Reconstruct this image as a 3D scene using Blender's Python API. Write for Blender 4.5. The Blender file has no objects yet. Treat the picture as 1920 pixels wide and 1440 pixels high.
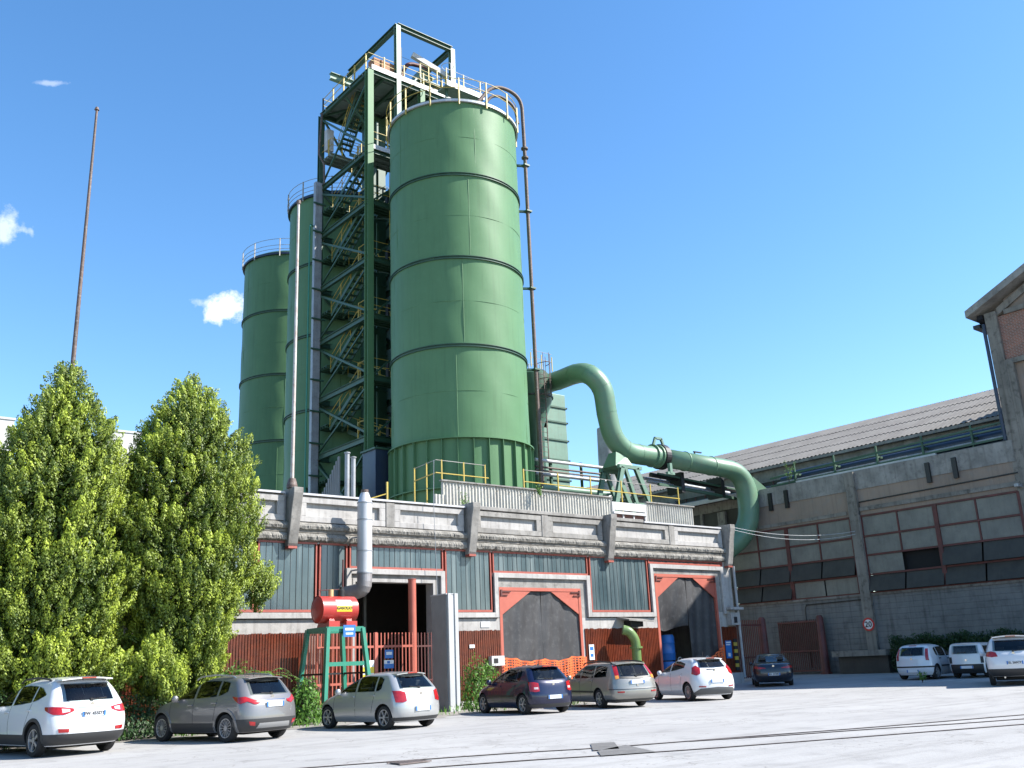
import bpy, bmesh, math, random
import numpy as np
from mathutils import Vector, Matrix
random.seed(7); rng=np.random.default_rng(7)
SC=bpy.context.scene; COL=SC.collection
# ---------------- camera
f_px=1790.0; h_px=525.5
ROLL=math.atan(.0433); PITCH=math.atan(h_px/f_px); HEAD=math.radians(39.3)
CAM=Vector((0,0,1.5))
FW=Vector((math.sin(HEAD)*math.cos(PITCH),math.cos(HEAD)*math.cos(PITCH),math.sin(PITCH)))
R0=Vector((math.cos(HEAD),-math.sin(HEAD),0)); U0=R0.cross(FW)
RT=R0*math.cos(ROLL)-U0*math.sin(ROLL); UP=R0*math.sin(ROLL)+U0*math.cos(ROLL)
cd=bpy.data.cameras.new('camera'); cam=bpy.data.objects.new('camera',cd); COL.objects.link(cam)
cd.sensor_width=36; cd.lens=36*f_px/1920; cd.clip_end=3000; cd.clip_start=.1
cam.matrix_world=Matrix(((RT.x,UP.x,-FW.x,CAM.x),(RT.y,UP.y,-FW.y,CAM.y),(RT.z,UP.z,-FW.z,CAM.z),(0,0,0,1)))
SC.camera=cam
def raydir(px,py): return (FW+RT*((px-960)/f_px)-UP*((py-720)/f_px))
# ---------------- sun and sky
SUN_AZ=133.5; SUN_EL=42.0
sd=bpy.data.lights.new('sun','SUN'); sd.energy=5.0; sd.angle=math.radians(.53); sd.color=(1,.955,.89)
sun=bpy.data.objects.new('sun',sd); COL.objects.link(sun)
a,e=math.radians(SUN_AZ),math.radians(SUN_EL)
sv=Vector((math.sin(a)*math.cos(e),math.cos(a)*math.cos(e),math.sin(e)))
sun.rotation_euler=sv.to_track_quat('Z','Y').to_euler(); sun.location=(0,0,60)
world=bpy.data.worlds.new('World'); SC.world=world; world.use_nodes=True
nt=world.node_tree; nt.nodes.clear(); N=nt.nodes; L=nt.links
out=N.new('ShaderNodeOutputWorld'); bg=N.new('ShaderNodeBackground'); bg.inputs['Strength'].default_value=.126
sky=N.new('ShaderNodeTexSky'); sky.sky_type='NISHITA'; sky.sun_disc=False
sky.sun_elevation=math.radians(SUN_EL); sky.sun_rotation=math.radians(SUN_AZ)
sky.air_density=1.0; sky.dust_density=.35; sky.ozone_density=1.15; sky.altitude=200
tc=N.new('ShaderNodeTexCoord'); noise=N.new('ShaderNodeTexNoise'); noise.inputs['Scale'].default_value=42; noise.inputs['Detail'].default_value=7; noise.inputs['Roughness'].default_value=.62
L.new(tc.outputs['Generated'],noise.inputs['Vector'])
def M(op,a_,b_=None,c_=None,clamp=False):
    n=N.new('ShaderNodeMath'); n.operation=op; n.use_clamp=clamp
    for i,v in enumerate((a_,b_,c_)):
        if v is None: continue
        if isinstance(v,(int,float)): n.inputs[i].default_value=v
        else: L.new(v,n.inputs[i])
    return n.outputs[0]
def dot(v):
    n=N.new('ShaderNodeVectorMath'); n.operation='DOT_PRODUCT'; L.new(tc.outputs['Generated'],n.inputs[0]); n.inputs[1].default_value=v; return n.outputs['Value']
mask=None
for px,py,rx,ry,am in ((428,578,50,30,.95),(392,568,34,12,.45),(8,422,40,32,.55),(92,156,24,5,.3)):
    c=raydir(px,py).normalized(); r=RT-c*RT.dot(c); r.normalize(); u=c.cross(r)*-1
    if u.dot(UP)<0: u=-u
    du=M('MULTIPLY',dot(r),f_px/rx); dv=M('MULTIPLY',dot(u),f_px/ry)
    q=M('SQRT',M('ADD',M('MULTIPLY',du,du),M('MULTIPLY',dv,dv)))
    front=M('GREATER_THAN',dot(c),.9)
    m=M('ADD',M('SUBTRACT',1.0,q),M('MULTIPLY',M('SUBTRACT',noise.outputs['Fac'],.5),3.2))
    m=M('MULTIPLY',M('MULTIPLY',m,1.5,clamp=True),front); m=M('MULTIPLY',m,am)
    mask=m if mask is None else M('MAXIMUM',mask,m)
hs=N.new('ShaderNodeHueSaturation'); hs.inputs['Saturation'].default_value=1.27; hs.inputs['Value'].default_value=1.0
L.new(sky.outputs[0],hs.inputs['Color'])
mx=N.new('ShaderNodeMixRGB'); L.new(mask,mx.inputs[0]); L.new(hs.outputs[0],mx.inputs[1]); mx.inputs[2].default_value=(5.0,5.2,5.5,1)
L.new(mx.outputs[0],bg.inputs['Color']); L.new(bg.outputs[0],out.inputs['Surface'])
SC.view_settings.view_transform='Standard'; SC.view_settings.look='None'; SC.view_settings.exposure=1.2; SC.view_settings.gamma=1
# ---------------- helpers
def gz(x): return max(0.0,.012*(min(x,56)-30))
def mat(name,c,c2=None,c3=None,scale=1.0,rough=.8,metal=0,streak=0,bump=0,spec=.5,amt=1.0,det=6,thr=(.35,.65),coat=0,bscale=None):
    c,c2,c3=[None if q is None else tuple(v*.8 for v in q) for q in (c,c2,c3)]
    m=bpy.data.materials.new(name); m.use_nodes=True; t=m.node_tree; b=t.nodes['Principled BSDF']
    b.inputs['Roughness'].default_value=rough; b.inputs['Metallic'].default_value=metal; b.inputs['Specular IOR Level'].default_value=spec
    b.inputs['Coat Weight'].default_value=coat; b.inputs['Coat Roughness'].default_value=.03
    b.inputs['Base Color'].default_value=(*c,1)
    if c2 is None and not bump: return m
    g=t.nodes.new('ShaderNodeNewGeometry'); cur=None
    def nz(sc,vs=None,d=det):
        n=t.nodes.new('ShaderNodeTexNoise'); n.inputs['Scale'].default_value=sc; n.inputs['Detail'].default_value=d; n.inputs['Roughness'].default_value=.6
        if vs:
            mp=t.nodes.new('ShaderNodeMapping'); mp.inputs['Scale'].default_value=vs; t.links.new(g.outputs['Position'],mp.inputs[0]); t.links.new(mp.outputs[0],n.inputs['Vector'])
        else: t.links.new(g.outputs['Position'],n.inputs['Vector'])
        return n
    def ramp(src,lo,hi):
        r=t.nodes.new('ShaderNodeMapRange'); r.inputs[1].default_value=lo; r.inputs[2].default_value=hi; t.links.new(src,r.inputs[0]); return r.outputs[0]
    if c2 is not None:
        n=nz(scale); x=t.nodes.new('ShaderNodeMixRGB'); x.inputs[1].default_value=(*c,1); x.inputs[2].default_value=(*c2,1)
        t.links.new(ramp(n.outputs['Fac'],*thr),x.inputs[0]); cur=x.outputs[0]
        if c3 is not None:
            n=nz(scale*5.3); x=t.nodes.new('ShaderNodeMixRGB'); t.links.new(cur,x.inputs[1]); x.inputs[2].default_value=(*c3,1)
            r=ramp(n.outputs['Fac'],.52,.72); mm=t.nodes.new('ShaderNodeMath'); mm.operation='MULTIPLY'; mm.inputs[1].default_value=amt; t.links.new(r,mm.inputs[0]); t.links.new(mm.outputs[0],x.inputs[0]); cur=x.outputs[0]
        if streak:
            n=nz(1.0,(5,5,.28),4); x=t.nodes.new('ShaderNodeMixRGB'); x.blend_type='MULTIPLY'; t.links.new(cur,x.inputs[1]); x.inputs[2].default_value=(.42,.40,.38,1)
            r=ramp(n.outputs['Fac'],.5,.75); mm=t.nodes.new('ShaderNodeMath'); mm.operation='MULTIPLY'; mm.inputs[1].default_value=streak; t.links.new(r,mm.inputs[0]); t.links.new(mm.outputs[0],x.inputs[0]); cur=x.outputs[0]
        t.links.new(cur,b.inputs['Base Color'])
    if bump:
        n=nz(bscale or scale*8); bp=t.nodes.new('ShaderNodeBump'); bp.inputs['Strength'].default_value=bump; bp.inputs['Distance'].default_value=.03
        t.links.new(n.outputs['Fac'],bp.inputs['Height']); t.links.new(bp.outputs[0],b.inputs['Normal'])
    return m
class MB:
    def __init__(s): s.v=[]; s.f=[]
    def add(s,vs,fs):
        o=len(s.v); s.v+= [tuple(p) for p in vs]; s.f+=[tuple(i+o for i in q) for q in fs]; return s
    def box(s,x0,x1,y0,y1,z0,z1):
        return s.add([(x0,y0,z0),(x1,y0,z0),(x1,y1,z0),(x0,y1,z0),(x0,y0,z1),(x1,y0,z1),(x1,y1,z1),(x0,y1,z1)],
            [(0,3,2,1),(4,5,6,7),(0,1,5,4),(1,2,6,5),(2,3,7,6),(3,0,4,7)])
    def bar(s,p,q,w,h=None,up=(0,0,1)):
        p=Vector(p);q=Vector(q);h=h or w; d=(q-p).normalized(); u=Vector(up)
        if abs(d.dot(u))>.98: u=Vector((1,0,0)) if abs(d.x)<.9 else Vector((0,1,0))
        r=d.cross(u).normalized(); u=r.cross(d)
        c=[(-1,-1),(1,-1),(1,1),(-1,1)]
        return s.add([o+r*(a*w/2)+u*(b*h/2) for o in (p,q) for a,b in c],[(3,2,1,0),(4,5,6,7),(0,1,5,4),(1,2,6,5),(2,3,7,6),(3,0,4,7)])
    def ibeam(s,p,q,w,h,t=.03,up=(0,0,1)):
        p=Vector(p);q=Vector(q); d=(q-p).normalized(); u=Vector(up)
        if abs(d.dot(u))>.98: u=Vector((0,1,0))
        r=d.cross(u).normalized(); u=r.cross(d); o=u*(h/2-t/2)
        s.bar(p+o,q+o,w,t,u); s.bar(p-o,q-o,w,t,u); s.bar(p,q,t,h-2*t,u); return s
    def tube(s,path,r,n=12,cap=True):
        P=[Vector(p) for p in path]; rr=r if isinstance(r,(list,tuple)) else [r]*len(P)
        rings=[]; u=None
        for i,p in enumerate(P):
            d=(P[min(i+1,len(P)-1)]-P[max(i-1,0)]).normalized()
            if u is None:
                u=Vector((0,0,1)) if abs(d.z)<.9 else Vector((1,0,0))
            u=(u-d*u.dot(d)).normalized(); v=d.cross(u)
            rings.append([p+u*(rr[i]*math.cos(2*math.pi*k/n))+v*(rr[i]*math.sin(2*math.pi*k/n)) for k in range(n)])
        vs=[q for R in rings for q in R]; fs=[]
        for i in range(len(P)-1):
            for k in range(n): fs.append((i*n+k,i*n+(k+1)%n,(i+1)*n+(k+1)%n,(i+1)*n+k))
        if cap: fs.append(tuple(range(n-1,-1,-1))); fs.append(tuple((len(P)-1)*n+k for k in range(n)))
        return s.add(vs,fs)
    def lathe(s,prof,c=(0,0,0),n=48,a0=0,a1=2*math.pi):
        full=abs(a1-a0-2*math.pi)<1e-6; m=n if full else n+1
        vs=[(c[0]+r*math.cos(a0+(a1-a0)*k/n),c[1]+r*math.sin(a0+(a1-a0)*k/n),c[2]+z) for r,z in prof for k in range(m)]
        fs=[]
        for i in range(len(prof)-1):
            for k in range(n if full else n): fs.append((i*m+k,i*m+(k+1)%m,(i+1)*m+(k+1)%m,(i+1)*m+k))
        return s.add(vs,fs)
    def prism(s,poly,axis,a,b):
        # poly: 2D points in the two remaining axes order; extruded along axis from a to b
        def mk(u,v,w): return {0:(w,u,v),1:(u,w,v),2:(u,v,w)}[axis]
        n=len(poly); vs=[mk(u,v,a) for u,v in poly]+[mk(u,v,b) for u,v in poly]
        fs=[tuple(range(n)),tuple(range(2*n-1,n-1,-1))]+[(i,i+n,(i+1)%n+n,(i+1)%n) for i in range(n)]
        return s.add(vs,fs)
def rootloc(o):
    v=Vector((0,0,0))
    while o is not None: v+=o.location; o=o.parent
    return v
def thing(name,label,cat,loc=(0,0,0),group=None,rz=0,kind=None):
    o=bpy.data.objects.new(name,None); COL.objects.link(o); o.location=loc; o.rotation_euler=(0,0,rz); o.empty_display_size=.3
    if label: o['label']=label
    if cat: o['category']=cat
    if group: o['group']=group
    if kind: o['kind']=kind
    return o
def part(name,mb,m,parent=None,label=None,smooth=False,local=False,cat=None,group=None,kind=None,bevel=0,fix=True):
    me=bpy.data.meshes.new(name)
    off=Vector((0,0,0)) if (parent is None or local) else rootloc(parent)
    me.from_pydata([(p[0]-off.x,p[1]-off.y,p[2]-off.z) for p in mb.v],[],mb.f)
    if fix:
        bm=bmesh.new(); bm.from_mesh(me); bmesh.ops.recalc_face_normals(bm,faces=bm.faces); bm.to_mesh(me); bm.free()
    for mm in (m if isinstance(m,(list,tuple)) else [m]): me.materials.append(mm)
    o=bpy.data.objects.new(name,me); COL.objects.link(o)
    if parent is not None: o.parent=parent
    if smooth:
        me.polygons.foreach_set('use_smooth',[True]*len(me.polygons))
        if smooth!=2: me.set_sharp_from_angle(angle=math.radians(38))
    if bevel:
        bv=o.modifiers.new('bevel','BEVEL'); bv.width=bevel; bv.segments=2; bv.limit_method='ANGLE'
    if label: o['label']=label
    if cat: o['category']=cat
    if group: o['group']=group
    if kind: o['kind']=kind
    return o
def copy_tree(o,parent=None):
    c=o.copy(); COL.objects.link(c); c.parent=parent
    for ch in list(o.children): copy_tree(ch,c)
    return c
def bez(pts,n=8):
    # Catmull-Rom through the points
    P=[Vector(p) for p in pts]; P=[P[0]*2-P[1]]+P+[P[-1]*2-P[-2]]; o=[]
    for i in range(1,len(P)-2):
        for k in range(n):
            t=k/n; a,b,c,d=P[i-1],P[i],P[i+1],P[i+2]
            o.append(.5*((2*b)+(c-a)*t+(2*a-5*b+4*c-d)*t*t+(-a+3*b-3*c+d)*t**3))
    o.append(P[-2]); return o
def fillet(pts,r,n=8):
    P=[Vector(p) for p in pts]; o=[P[0]]
    for i in range(1,len(P)-1):
        a=(P[i-1]-P[i]); b=(P[i+1]-P[i]); k=min(r,a.length*.49,b.length*.49); A=P[i]+a.normalized()*k; B=P[i]+b.normalized()*k
        for j in range(n+1):
            t=j/n; o.append(A*(1-t)**2+P[i]*2*t*(1-t)+B*t*t)
    o.append(P[-1]); return o
def text(s,size,m,parent,mtx,name='lettering'):
    cu=bpy.data.curves.new(name,'FONT'); cu.body=s; cu.size=size; cu.align_x='CENTER'; cu.align_y='CENTER'; cu.extrude=.003; cu.resolution_u=2; cu.offset=size*.022
    to=bpy.data.objects.new(name,cu); COL.objects.link(to)
    me=bpy.data.meshes.new_from_object(to.evaluated_get(bpy.context.evaluated_depsgraph_get())); bpy.data.objects.remove(to)
    me.transform(mtx); me.materials.clear(); me.materials.append(m); me.name=name
    o=bpy.data.objects.new(name,me); COL.objects.link(o); o.parent=parent; return o
def railing(name,pts,parent,mr,mp,h=1.1,sp=1.5,rails=(1.1,.6),pw=.05,rw=.035,closed=False,below=0,cat=None,label=None,group=None,subposts=True):
    P=[Vector(p) for p in pts]
    if closed: P.append(P[0])
    mb=MB()
    for hh in rails: mb.tube([p+Vector((0,0,hh)) for p in P],rw/2,6)
    r=part(name,mb,mr,parent,label=label,cat=cat,group=group)
    L_=[0]
    for i in range(1,len(P)): L_.append(L_[-1]+(P[i]-P[i-1]).length)
    k=max(1,round(L_[-1]/sp)); 
    for j in range(k+(0 if closed else 1)):
        d=L_[-1]*j/k; i=max(1,next((q for q in range(1,len(P)) if L_[q]>=d-1e-6),len(P)-1)); t=(d-L_[i-1])/max(1e-6,L_[i]-L_[i-1]); p=P[i-1].lerp(P[i],t)
        part('post',MB().bar(p-Vector((0,0,below)),p+Vector((0,0,h+.03)),pw),mp,r)
    return r
# ---------------- materials
M_conc=mat('weathered_concrete',(.36,.345,.32),(.22,.21,.195),(.12,.115,.105),scale=.9,rough=.9,streak=.55,bump=.35,amt=.6)
M_concL=mat('painted_concrete',(.485,.47,.45),(.375,.36,.345),(.22,.21,.20),scale=.9,rough=.85,streak=.6,bump=.2,amt=.5)
M_rough=mat('crumbling_concrete',(.33,.315,.285),(.19,.18,.16),(.06,.055,.05),scale=3.2,rough=.95,streak=.2,bump=1.0,bscale=9,amt=.9)
M_concD=mat('grimy_concrete',(.285,.262,.23),(.185,.172,.152),(.075,.07,.062),scale=.6,rough=.92,streak=.75,bump=.3,amt=.8)
M_plast=mat('brown_plaster',(.345,.265,.21),(.27,.215,.175),(.27,.26,.245),scale=.45,rough=.92,streak=.35,bump=.2,amt=.45)
M_cap=mat('zinc_coping',(.62,.62,.64),(.5,.5,.5),scale=2,rough=.5,streak=.1)
M_slat=mat('varnished_red_slats',(.165,.032,.012),(.10,.021,.010),(.22,.065,.022),scale=3.5,rough=.3,streak=.5,amt=.5)
M_red=mat('red_painted_steel',(.42,.10,.07),(.33,.08,.055),(.25,.09,.07),scale=2.5,rough=.5,amt=.5)
M_redF=mat('orange_red_paint',(.50,.135,.09),(.44,.11,.075),scale=2,rough=.5)
M_redD=mat('dull_red_steel',(.14,.034,.03),(.085,.025,.02),scale=2,rough=.6)
M_curt=mat('black_rubber',(.032,.032,.035),(.065,.065,.068),(.14,.14,.14),scale=.8,rough=.55,streak=.3,amt=.45,bump=.25)
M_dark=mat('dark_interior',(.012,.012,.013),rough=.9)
M_black=mat('black_plastic',(.015,.015,.016),rough=.5)
M_grey=mat('grey_paint',(.27,.27,.265),(.22,.22,.22),scale=1.5,rough=.6,streak=.2)
M_lgrey=mat('sunlit_grey_sheet',(.55,.56,.56),(.47,.48,.48),scale=1,rough=.5,streak=.2)
M_steel=mat('galvanised_steel',(.66,.66,.67),(.58,.58,.59),scale=2,rough=.4,metal=.25,streak=.15)
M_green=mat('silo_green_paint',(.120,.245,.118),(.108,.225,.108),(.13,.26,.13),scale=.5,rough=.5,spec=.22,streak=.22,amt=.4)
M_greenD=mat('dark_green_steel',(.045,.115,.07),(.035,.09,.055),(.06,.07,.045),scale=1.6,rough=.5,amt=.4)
M_greenB=mat('faded_green_steel',(.17,.29,.215),(.14,.25,.18),(.16,.14,.09),scale=.9,rough=.5,streak=.3,amt=.35)
M_duct=mat('faded_green_duct',(.15,.275,.175),(.13,.25,.155),(.24,.15,.09),scale=.8,rough=.42,streak=.15,amt=.28)
M_yell=mat('yellow_paint',(.58,.42,.05),(.46,.34,.07),(.30,.24,.10),scale=3,rough=.5,amt=.4)
M_rail=mat('grey_handrail',(.40,.40,.37),(.28,.26,.22),scale=3,rough=.5)
M_blue=mat('deep_blue_sheet',(.018,.03,.075),(.03,.045,.075),scale=1.2,rough=.4,streak=.2)
M_rust=mat('rusty_pipe',(.15,.095,.075),(.09,.065,.055),(.38,.36,.35),scale=2.2,rough=.65,amt=.5)
M_white=mat('aged_white',(.66,.66,.66),(.52,.52,.52),scale=2,rough=.5)
M_tray=mat('galvanised_tray',(.44,.46,.48),(.34,.35,.37),(.22,.2,.18),scale=1.5,rough=.5,metal=.3,streak=.4,amt=.4)
M_fc=mat('fibre_cement_sheet',(.62,.60,.53),(.50,.48,.43),(.27,.245,.21),scale=1.6,rough=.9,streak=.55,amt=.45)
M_roof=mat('corrugated_roof_sheet',(.25,.235,.215),(.195,.18,.165),(.13,.12,.11),scale=.8,rough=.9,amt=.5)
M_teal=mat('teal_paint',(.03,.26,.17),(.025,.22,.145),scale=2,rough=.45)
M_tank=mat('red_tank_paint',(.52,.05,.04),(.46,.045,.035),scale=3,rough=.35,streak=.15)
M_sblue=mat('sign_blue',(.03,.17,.50),rough=.4); M_syel=mat('sign_yellow',(.85,.62,.04),rough=.4); M_swht=mat('sign_white',(.8,.8,.8),rough=.4); M_sred=mat('sign_red',(.6,.03,.03),rough=.4); M_ink=mat('sign_black',(.02,.02,.025),rough=.5)
M_net=mat('orange_net',(.85,.16,.04),rough=.6)
M_pgreen=mat('olive_green_paint',(.15,.25,.075),(.12,.20,.06),scale=3,rough=.4)
M_brick=bpy.data.materials.new('brick'); M_brick.use_nodes=True
_t=M_brick.node_tree; _b=_t.nodes['Principled BSDF']; _g=_t.nodes.new('ShaderNodeNewGeometry'); _s=_t.nodes.new('ShaderNodeSeparateXYZ'); _c=_t.nodes.new('ShaderNodeCombineXYZ'); _k=_t.nodes.new('ShaderNodeTexBrick')
_t.links.new(_g.outputs['Position'],_s.inputs[0]); _t.links.new(_s.outputs['Y'],_c.inputs['X']); _t.links.new(_s.outputs['Z'],_c.inputs['Y']); _t.links.new(_c.outputs[0],_k.inputs['Vector'])
_k.inputs['Scale'].default_value=1; _k.inputs['Brick Width'].default_value=.27; _k.inputs['Row Height'].default_value=.075; _k.inputs['Mortar Size'].default_value=.012
_k.inputs['Color1'].default_value=(.30,.105,.065,1); _k.inputs['Color2'].default_value=(.17,.07,.05,1); _k.inputs['Mortar'].default_value=(.27,.24,.21,1); _t.links.new(_k.outputs['Color'],_b.inputs['Base Color']); _b.inputs['Roughness'].default_value=.9
# board-marked concrete of the shed's lower wall
def boardmat():
    m=mat('board_marked_concrete',(.225,.225,.22),(.145,.147,.145),(.07,.07,.07),scale=.35,rough=.92,streak=.7,amt=.5)
    t=m.node_tree; b=t.nodes['Principled BSDF']; g=t.nodes.new('ShaderNodeNewGeometry'); s=t.nodes.new('ShaderNodeSeparateXYZ'); t.links.new(g.outputs['Position'],s.inputs[0])
    w=t.nodes.new('ShaderNodeMath'); w.operation='PINGPONG'; w.inputs[1].default_value=.15; t.links.new(s.outputs['Z'],w.inputs[0])
    r=t.nodes.new('ShaderNodeMapRange'); r.inputs[1].default_value=0; r.inputs[2].default_value=.012; t.links.new(w.outputs[0],r.inputs[0])
    bp=t.nodes.new('ShaderNodeBump'); bp.inputs['Strength'].default_value=.9; bp.inputs['Distance'].default_value=.02; t.links.new(r.outputs[0],bp.inputs['Height']); t.links.new(bp.outputs[0],b.inputs['Normal']); return m
M_board=boardmat()
def glassmat(name,c,c2,rough,seed):
    m=mat(name,c,c2,scale=.6,rough=rough,spec=.8); t=m.node_tree; b=t.nodes['Principled BSDF']
    src=b.inputs['Base Color'].links[0].from_socket
    g=t.nodes.new('ShaderNodeNewGeometry'); mp=t.nodes.new('ShaderNodeMapping'); mp.inputs['Scale'].default_value=(1.5,1.5,.10); mp.inputs['Location'].default_value=(seed,0,0); t.links.new(g.outputs['Position'],mp.inputs[0])
    n=t.nodes.new('ShaderNodeTexNoise'); n.inputs['Scale'].default_value=1.6; n.inputs['Detail'].default_value=5; t.links.new(mp.outputs[0],n.inputs['Vector'])
    r=t.nodes.new('ShaderNodeMapRange'); r.inputs[1].default_value=.48; r.inputs[2].default_value=.78; t.links.new(n.outputs['Fac'],r.inputs[0])
    x=t.nodes.new('ShaderNodeMixRGB'); t.links.new(r.outputs[0],x.inputs[0]); t.links.new(src,x.inputs[1]); x.inputs[2].default_value=(.17,.205,.205,1); t.links.new(x.outputs[0],b.inputs['Base Color'])
    return m
M_glass=glassmat('grimy_channel_glass',(.085,.125,.135),(.045,.075,.085),.22,0)
M_panelg=mat('dull_grey_panel',(.245,.24,.205),(.18,.175,.155),(.12,.12,.105),scale=.9,rough=.75,streak=.3,amt=.4)
M_louv=mat('dark_louvre_panel',(.062,.058,.05),(.042,.04,.036),scale=1.2,rough=.7,streak=.3)
# ---------------- ground
M_yard=mat('pale_worn_asphalt',(.415,.408,.395),(.335,.328,.32),(.19,.185,.18),scale=.22,rough=.9,amt=.5,bump=.3,bscale=14,det=9,thr=(.3,.7))
def yardmat():
    m=M_yard; t=m.node_tree; b=t.nodes['Principled BSDF']; src=b.inputs['Base Color'].links[0].from_socket
    g=t.nodes.new('ShaderNodeNewGeometry')
    v=t.nodes.new('ShaderNodeTexVoronoi'); v.feature='DISTANCE_TO_EDGE'; v.inputs['Scale'].default_value=.55
    nz=t.nodes.new('ShaderNodeTexNoise'); nz.inputs['Scale'].default_value=1.3; nz.inputs['Detail'].default_value=6; t.links.new(g.outputs['Position'],nz.inputs['Vector'])
    ad=t.nodes.new('ShaderNodeMixRGB'); ad.blend_type='LINEAR_LIGHT'; ad.inputs[0].default_value=.9; t.links.new(g.outputs['Position'],ad.inputs[1]); t.links.new(nz.outputs['Color'],ad.inputs[2]); t.links.new(ad.outputs[0],v.inputs['Vector'])
    r=t.nodes.new('ShaderNodeMapRange'); r.inputs[1].default_value=.0; r.inputs[2].default_value=.014; r.inputs[3].default_value=1; r.inputs[4].default_value=0; t.links.new(v.outputs['Distance'],r.inputs[0])
    n2=t.nodes.new('ShaderNodeTexNoise'); n2.inputs['Scale'].default_value=.3; n2.inputs['Detail'].default_value=3; t.links.new(g.outputs['Position'],n2.inputs['Vector'])
    r2=t.nodes.new('ShaderNodeMapRange'); r2.inputs[1].default_value=.42; r2.inputs[2].default_value=.56; t.links.new(n2.outputs['Fac'],r2.inputs[0])
    mu=t.nodes.new('ShaderNodeMath'); mu.operation='MULTIPLY'; t.links.new(r.outputs[0],mu.inputs[0]); t.links.new(r2.outputs[0],mu.inputs[1])
    mu2=t.nodes.new('ShaderNodeMath'); mu2.operation='MULTIPLY'; mu2.inputs[1].default_value=.9; t.links.new(mu.outputs[0],mu2.inputs[0])
    x=t.nodes.new('ShaderNodeMixRGB'); t.links.new(mu2.outputs[0],x.inputs[0]); t.links.new(src,x.inputs[1]); x.inputs[2].default_value=(.17,.16,.15,1)
    # long faint wheel and wash streaks along the traffic direction
    mp=t.nodes.new('ShaderNodeMapping'); mp.inputs['Rotation'].default_value=(0,0,math.radians(22)); mp.inputs['Scale'].default_value=(.12,1.6,1); t.links.new(g.outputs['Position'],mp.inputs[0])
    n3=t.nodes.new('ShaderNodeTexNoise'); n3.inputs['Scale'].default_value=1; n3.inputs['Detail'].default_value=7; n3.inputs['Roughness'].default_value=.65; t.links.new(mp.outputs[0],n3.inputs['Vector'])
    r3=t.nodes.new('ShaderNodeMapRange'); r3.inputs[1].default_value=.5; r3.inputs[2].default_value=.8; r3.inputs[4].default_value=.85; t.links.new(n3.outputs['Fac'],r3.inputs[0])
    y=t.nodes.new('ShaderNodeMixRGB'); y.blend_type='MULTIPLY'; t.links.new(r3.outputs[0],y.inputs[0]); t.links.new(x.outputs[0],y.inputs[1]); y.inputs[2].default_value=(.62,.61,.60,1)
    t.links.new(y.outputs[0],b.inputs['Base Color'])
yardmat()
def sheet(x0,x1,y0,y1,dz,n=1):
    xs=sorted(set([x0,x1]+[q for q in (30.0,56.0) if x0<q<x1])); mb=MB()
    for a_,b_ in zip(xs[:-1],xs[1:]): mb.add([(a_,y0,gz(a_)+dz),(b_,y0,gz(b_)+dz),(b_,y1,gz(b_)+dz),(a_,y1,gz(a_)+dz)],[(0,1,2,3)])
    return mb
part('ground',sheet(-600,900,-400,1200,-.006),mat('dull_scrub_ground',(.07,.075,.045),(.10,.09,.07),scale=.05,rough=.95),kind='structure'); part('yard',sheet(-30,49.9,-28,60,0),M_yard,kind='structure')
M_dirt=mat('dusty_gravel_verge',(.26,.235,.20),(.34,.32,.29),(.13,.12,.09),scale=1.4,rough=.95,amt=.7,bump=.8,bscale=20)
vb=MB(); xs=np.linspace(-14,33,95); edge=[26.4+.35*math.sin(x*1.7)+.25*math.sin(x*4.1+1)+rng.uniform(-.12,.12)-(0 if x<22 else (x-22)*-.35) for x in xs]
vs=[(x,e_,gz(x)+.008) for x,e_ in zip(xs,edge)]+[(x,31.9,gz(x)+.008) for x in xs]; k=len(xs)
vb.add(vs,[(i,i+1,k+i+1,k+i) for i in range(k-1)]); part('gravel_verge',vb,M_dirt,kind='structure')
# tracks let into the yard
def ribbon(pts,w,dz,off=0):
    P=[Vector((p[0],p[1],0)) for p in pts]; mb=MB(); vs=[]
    for i,p in enumerate(P):
        d=(P[min(i+1,len(P)-1)]-P[max(i-1,0)]).normalized(); nrm=Vector((-d.y,d.x,0))
        for s in (-w/2,w/2):
            q=p+nrm*(s+off); vs.append((q.x,q.y,gz(q.x)+dz))
    return mb.add(vs,[(2*i,2*i+1,2*i+3,2*i+2) for i in range(len(P)-1)])
M_railst=mat('rusty_rail_steel',(.27,.22,.20),(.19,.15,.14),scale=4,rough=.55,metal=.4); M_groove=mat('rail_groove_dirt',(.22,.20,.185),(.30,.28,.26),scale=5,rough=.9)
t1=bez([(-8,21.5),(2,17.6),(10.25,14.41),(12.55,13.27),(15.41,12.28),(18.17,11.28),(22.08,10.14),(34,6.6)],10)
t2=bez([(-8.6,20.0),(1.3,16.3),(9.38,13.21),(11.64,12.14),(13.91,11.11),(19.53,9.0),(24,7.4),(34,4.6)],10)
t3=bez([(14.2,12.62),(16.0,11.75),(17.81,11.0),(20.87,9.62),(34,4.9)],10)
for pts,lab in ((t1,'rusty rail let into the yard, the farther of the long pair'),(t2,'rusty rail let into the yard, the nearer of the long pair'),(t3,'short diverging rail between the long pair towards the right edge')):
    tr=thing('yard_rail',lab,'rail',(0,0,0),group='rails set flush in the yard')
    part('rail_head',ribbon(pts,.055,.014),M_railst,tr); part('groove',ribbon(pts,.15,.009,.05),M_groove,tr)
M_patch=mat('dark_tar_patch',(.12,.115,.11),(.17,.165,.16),(.24,.23,.21),scale=1.3,rough=.9,amt=.6)
pm=MB()
pm.add([(13.46,13.86,.018),(13.03,14.05,.018),(12.05,12.95,.018),(12.5,12.75,.018)],[(0,1,2,3)])
pm.add([(13.1,13.2,.018),(12.05,12.95-.12,.018),(11.45,12.12,.018),(12.35,11.75,.018)],[(0,1,2,3)])
part('ground_patch',pm,M_patch,kind='structure')
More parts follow.
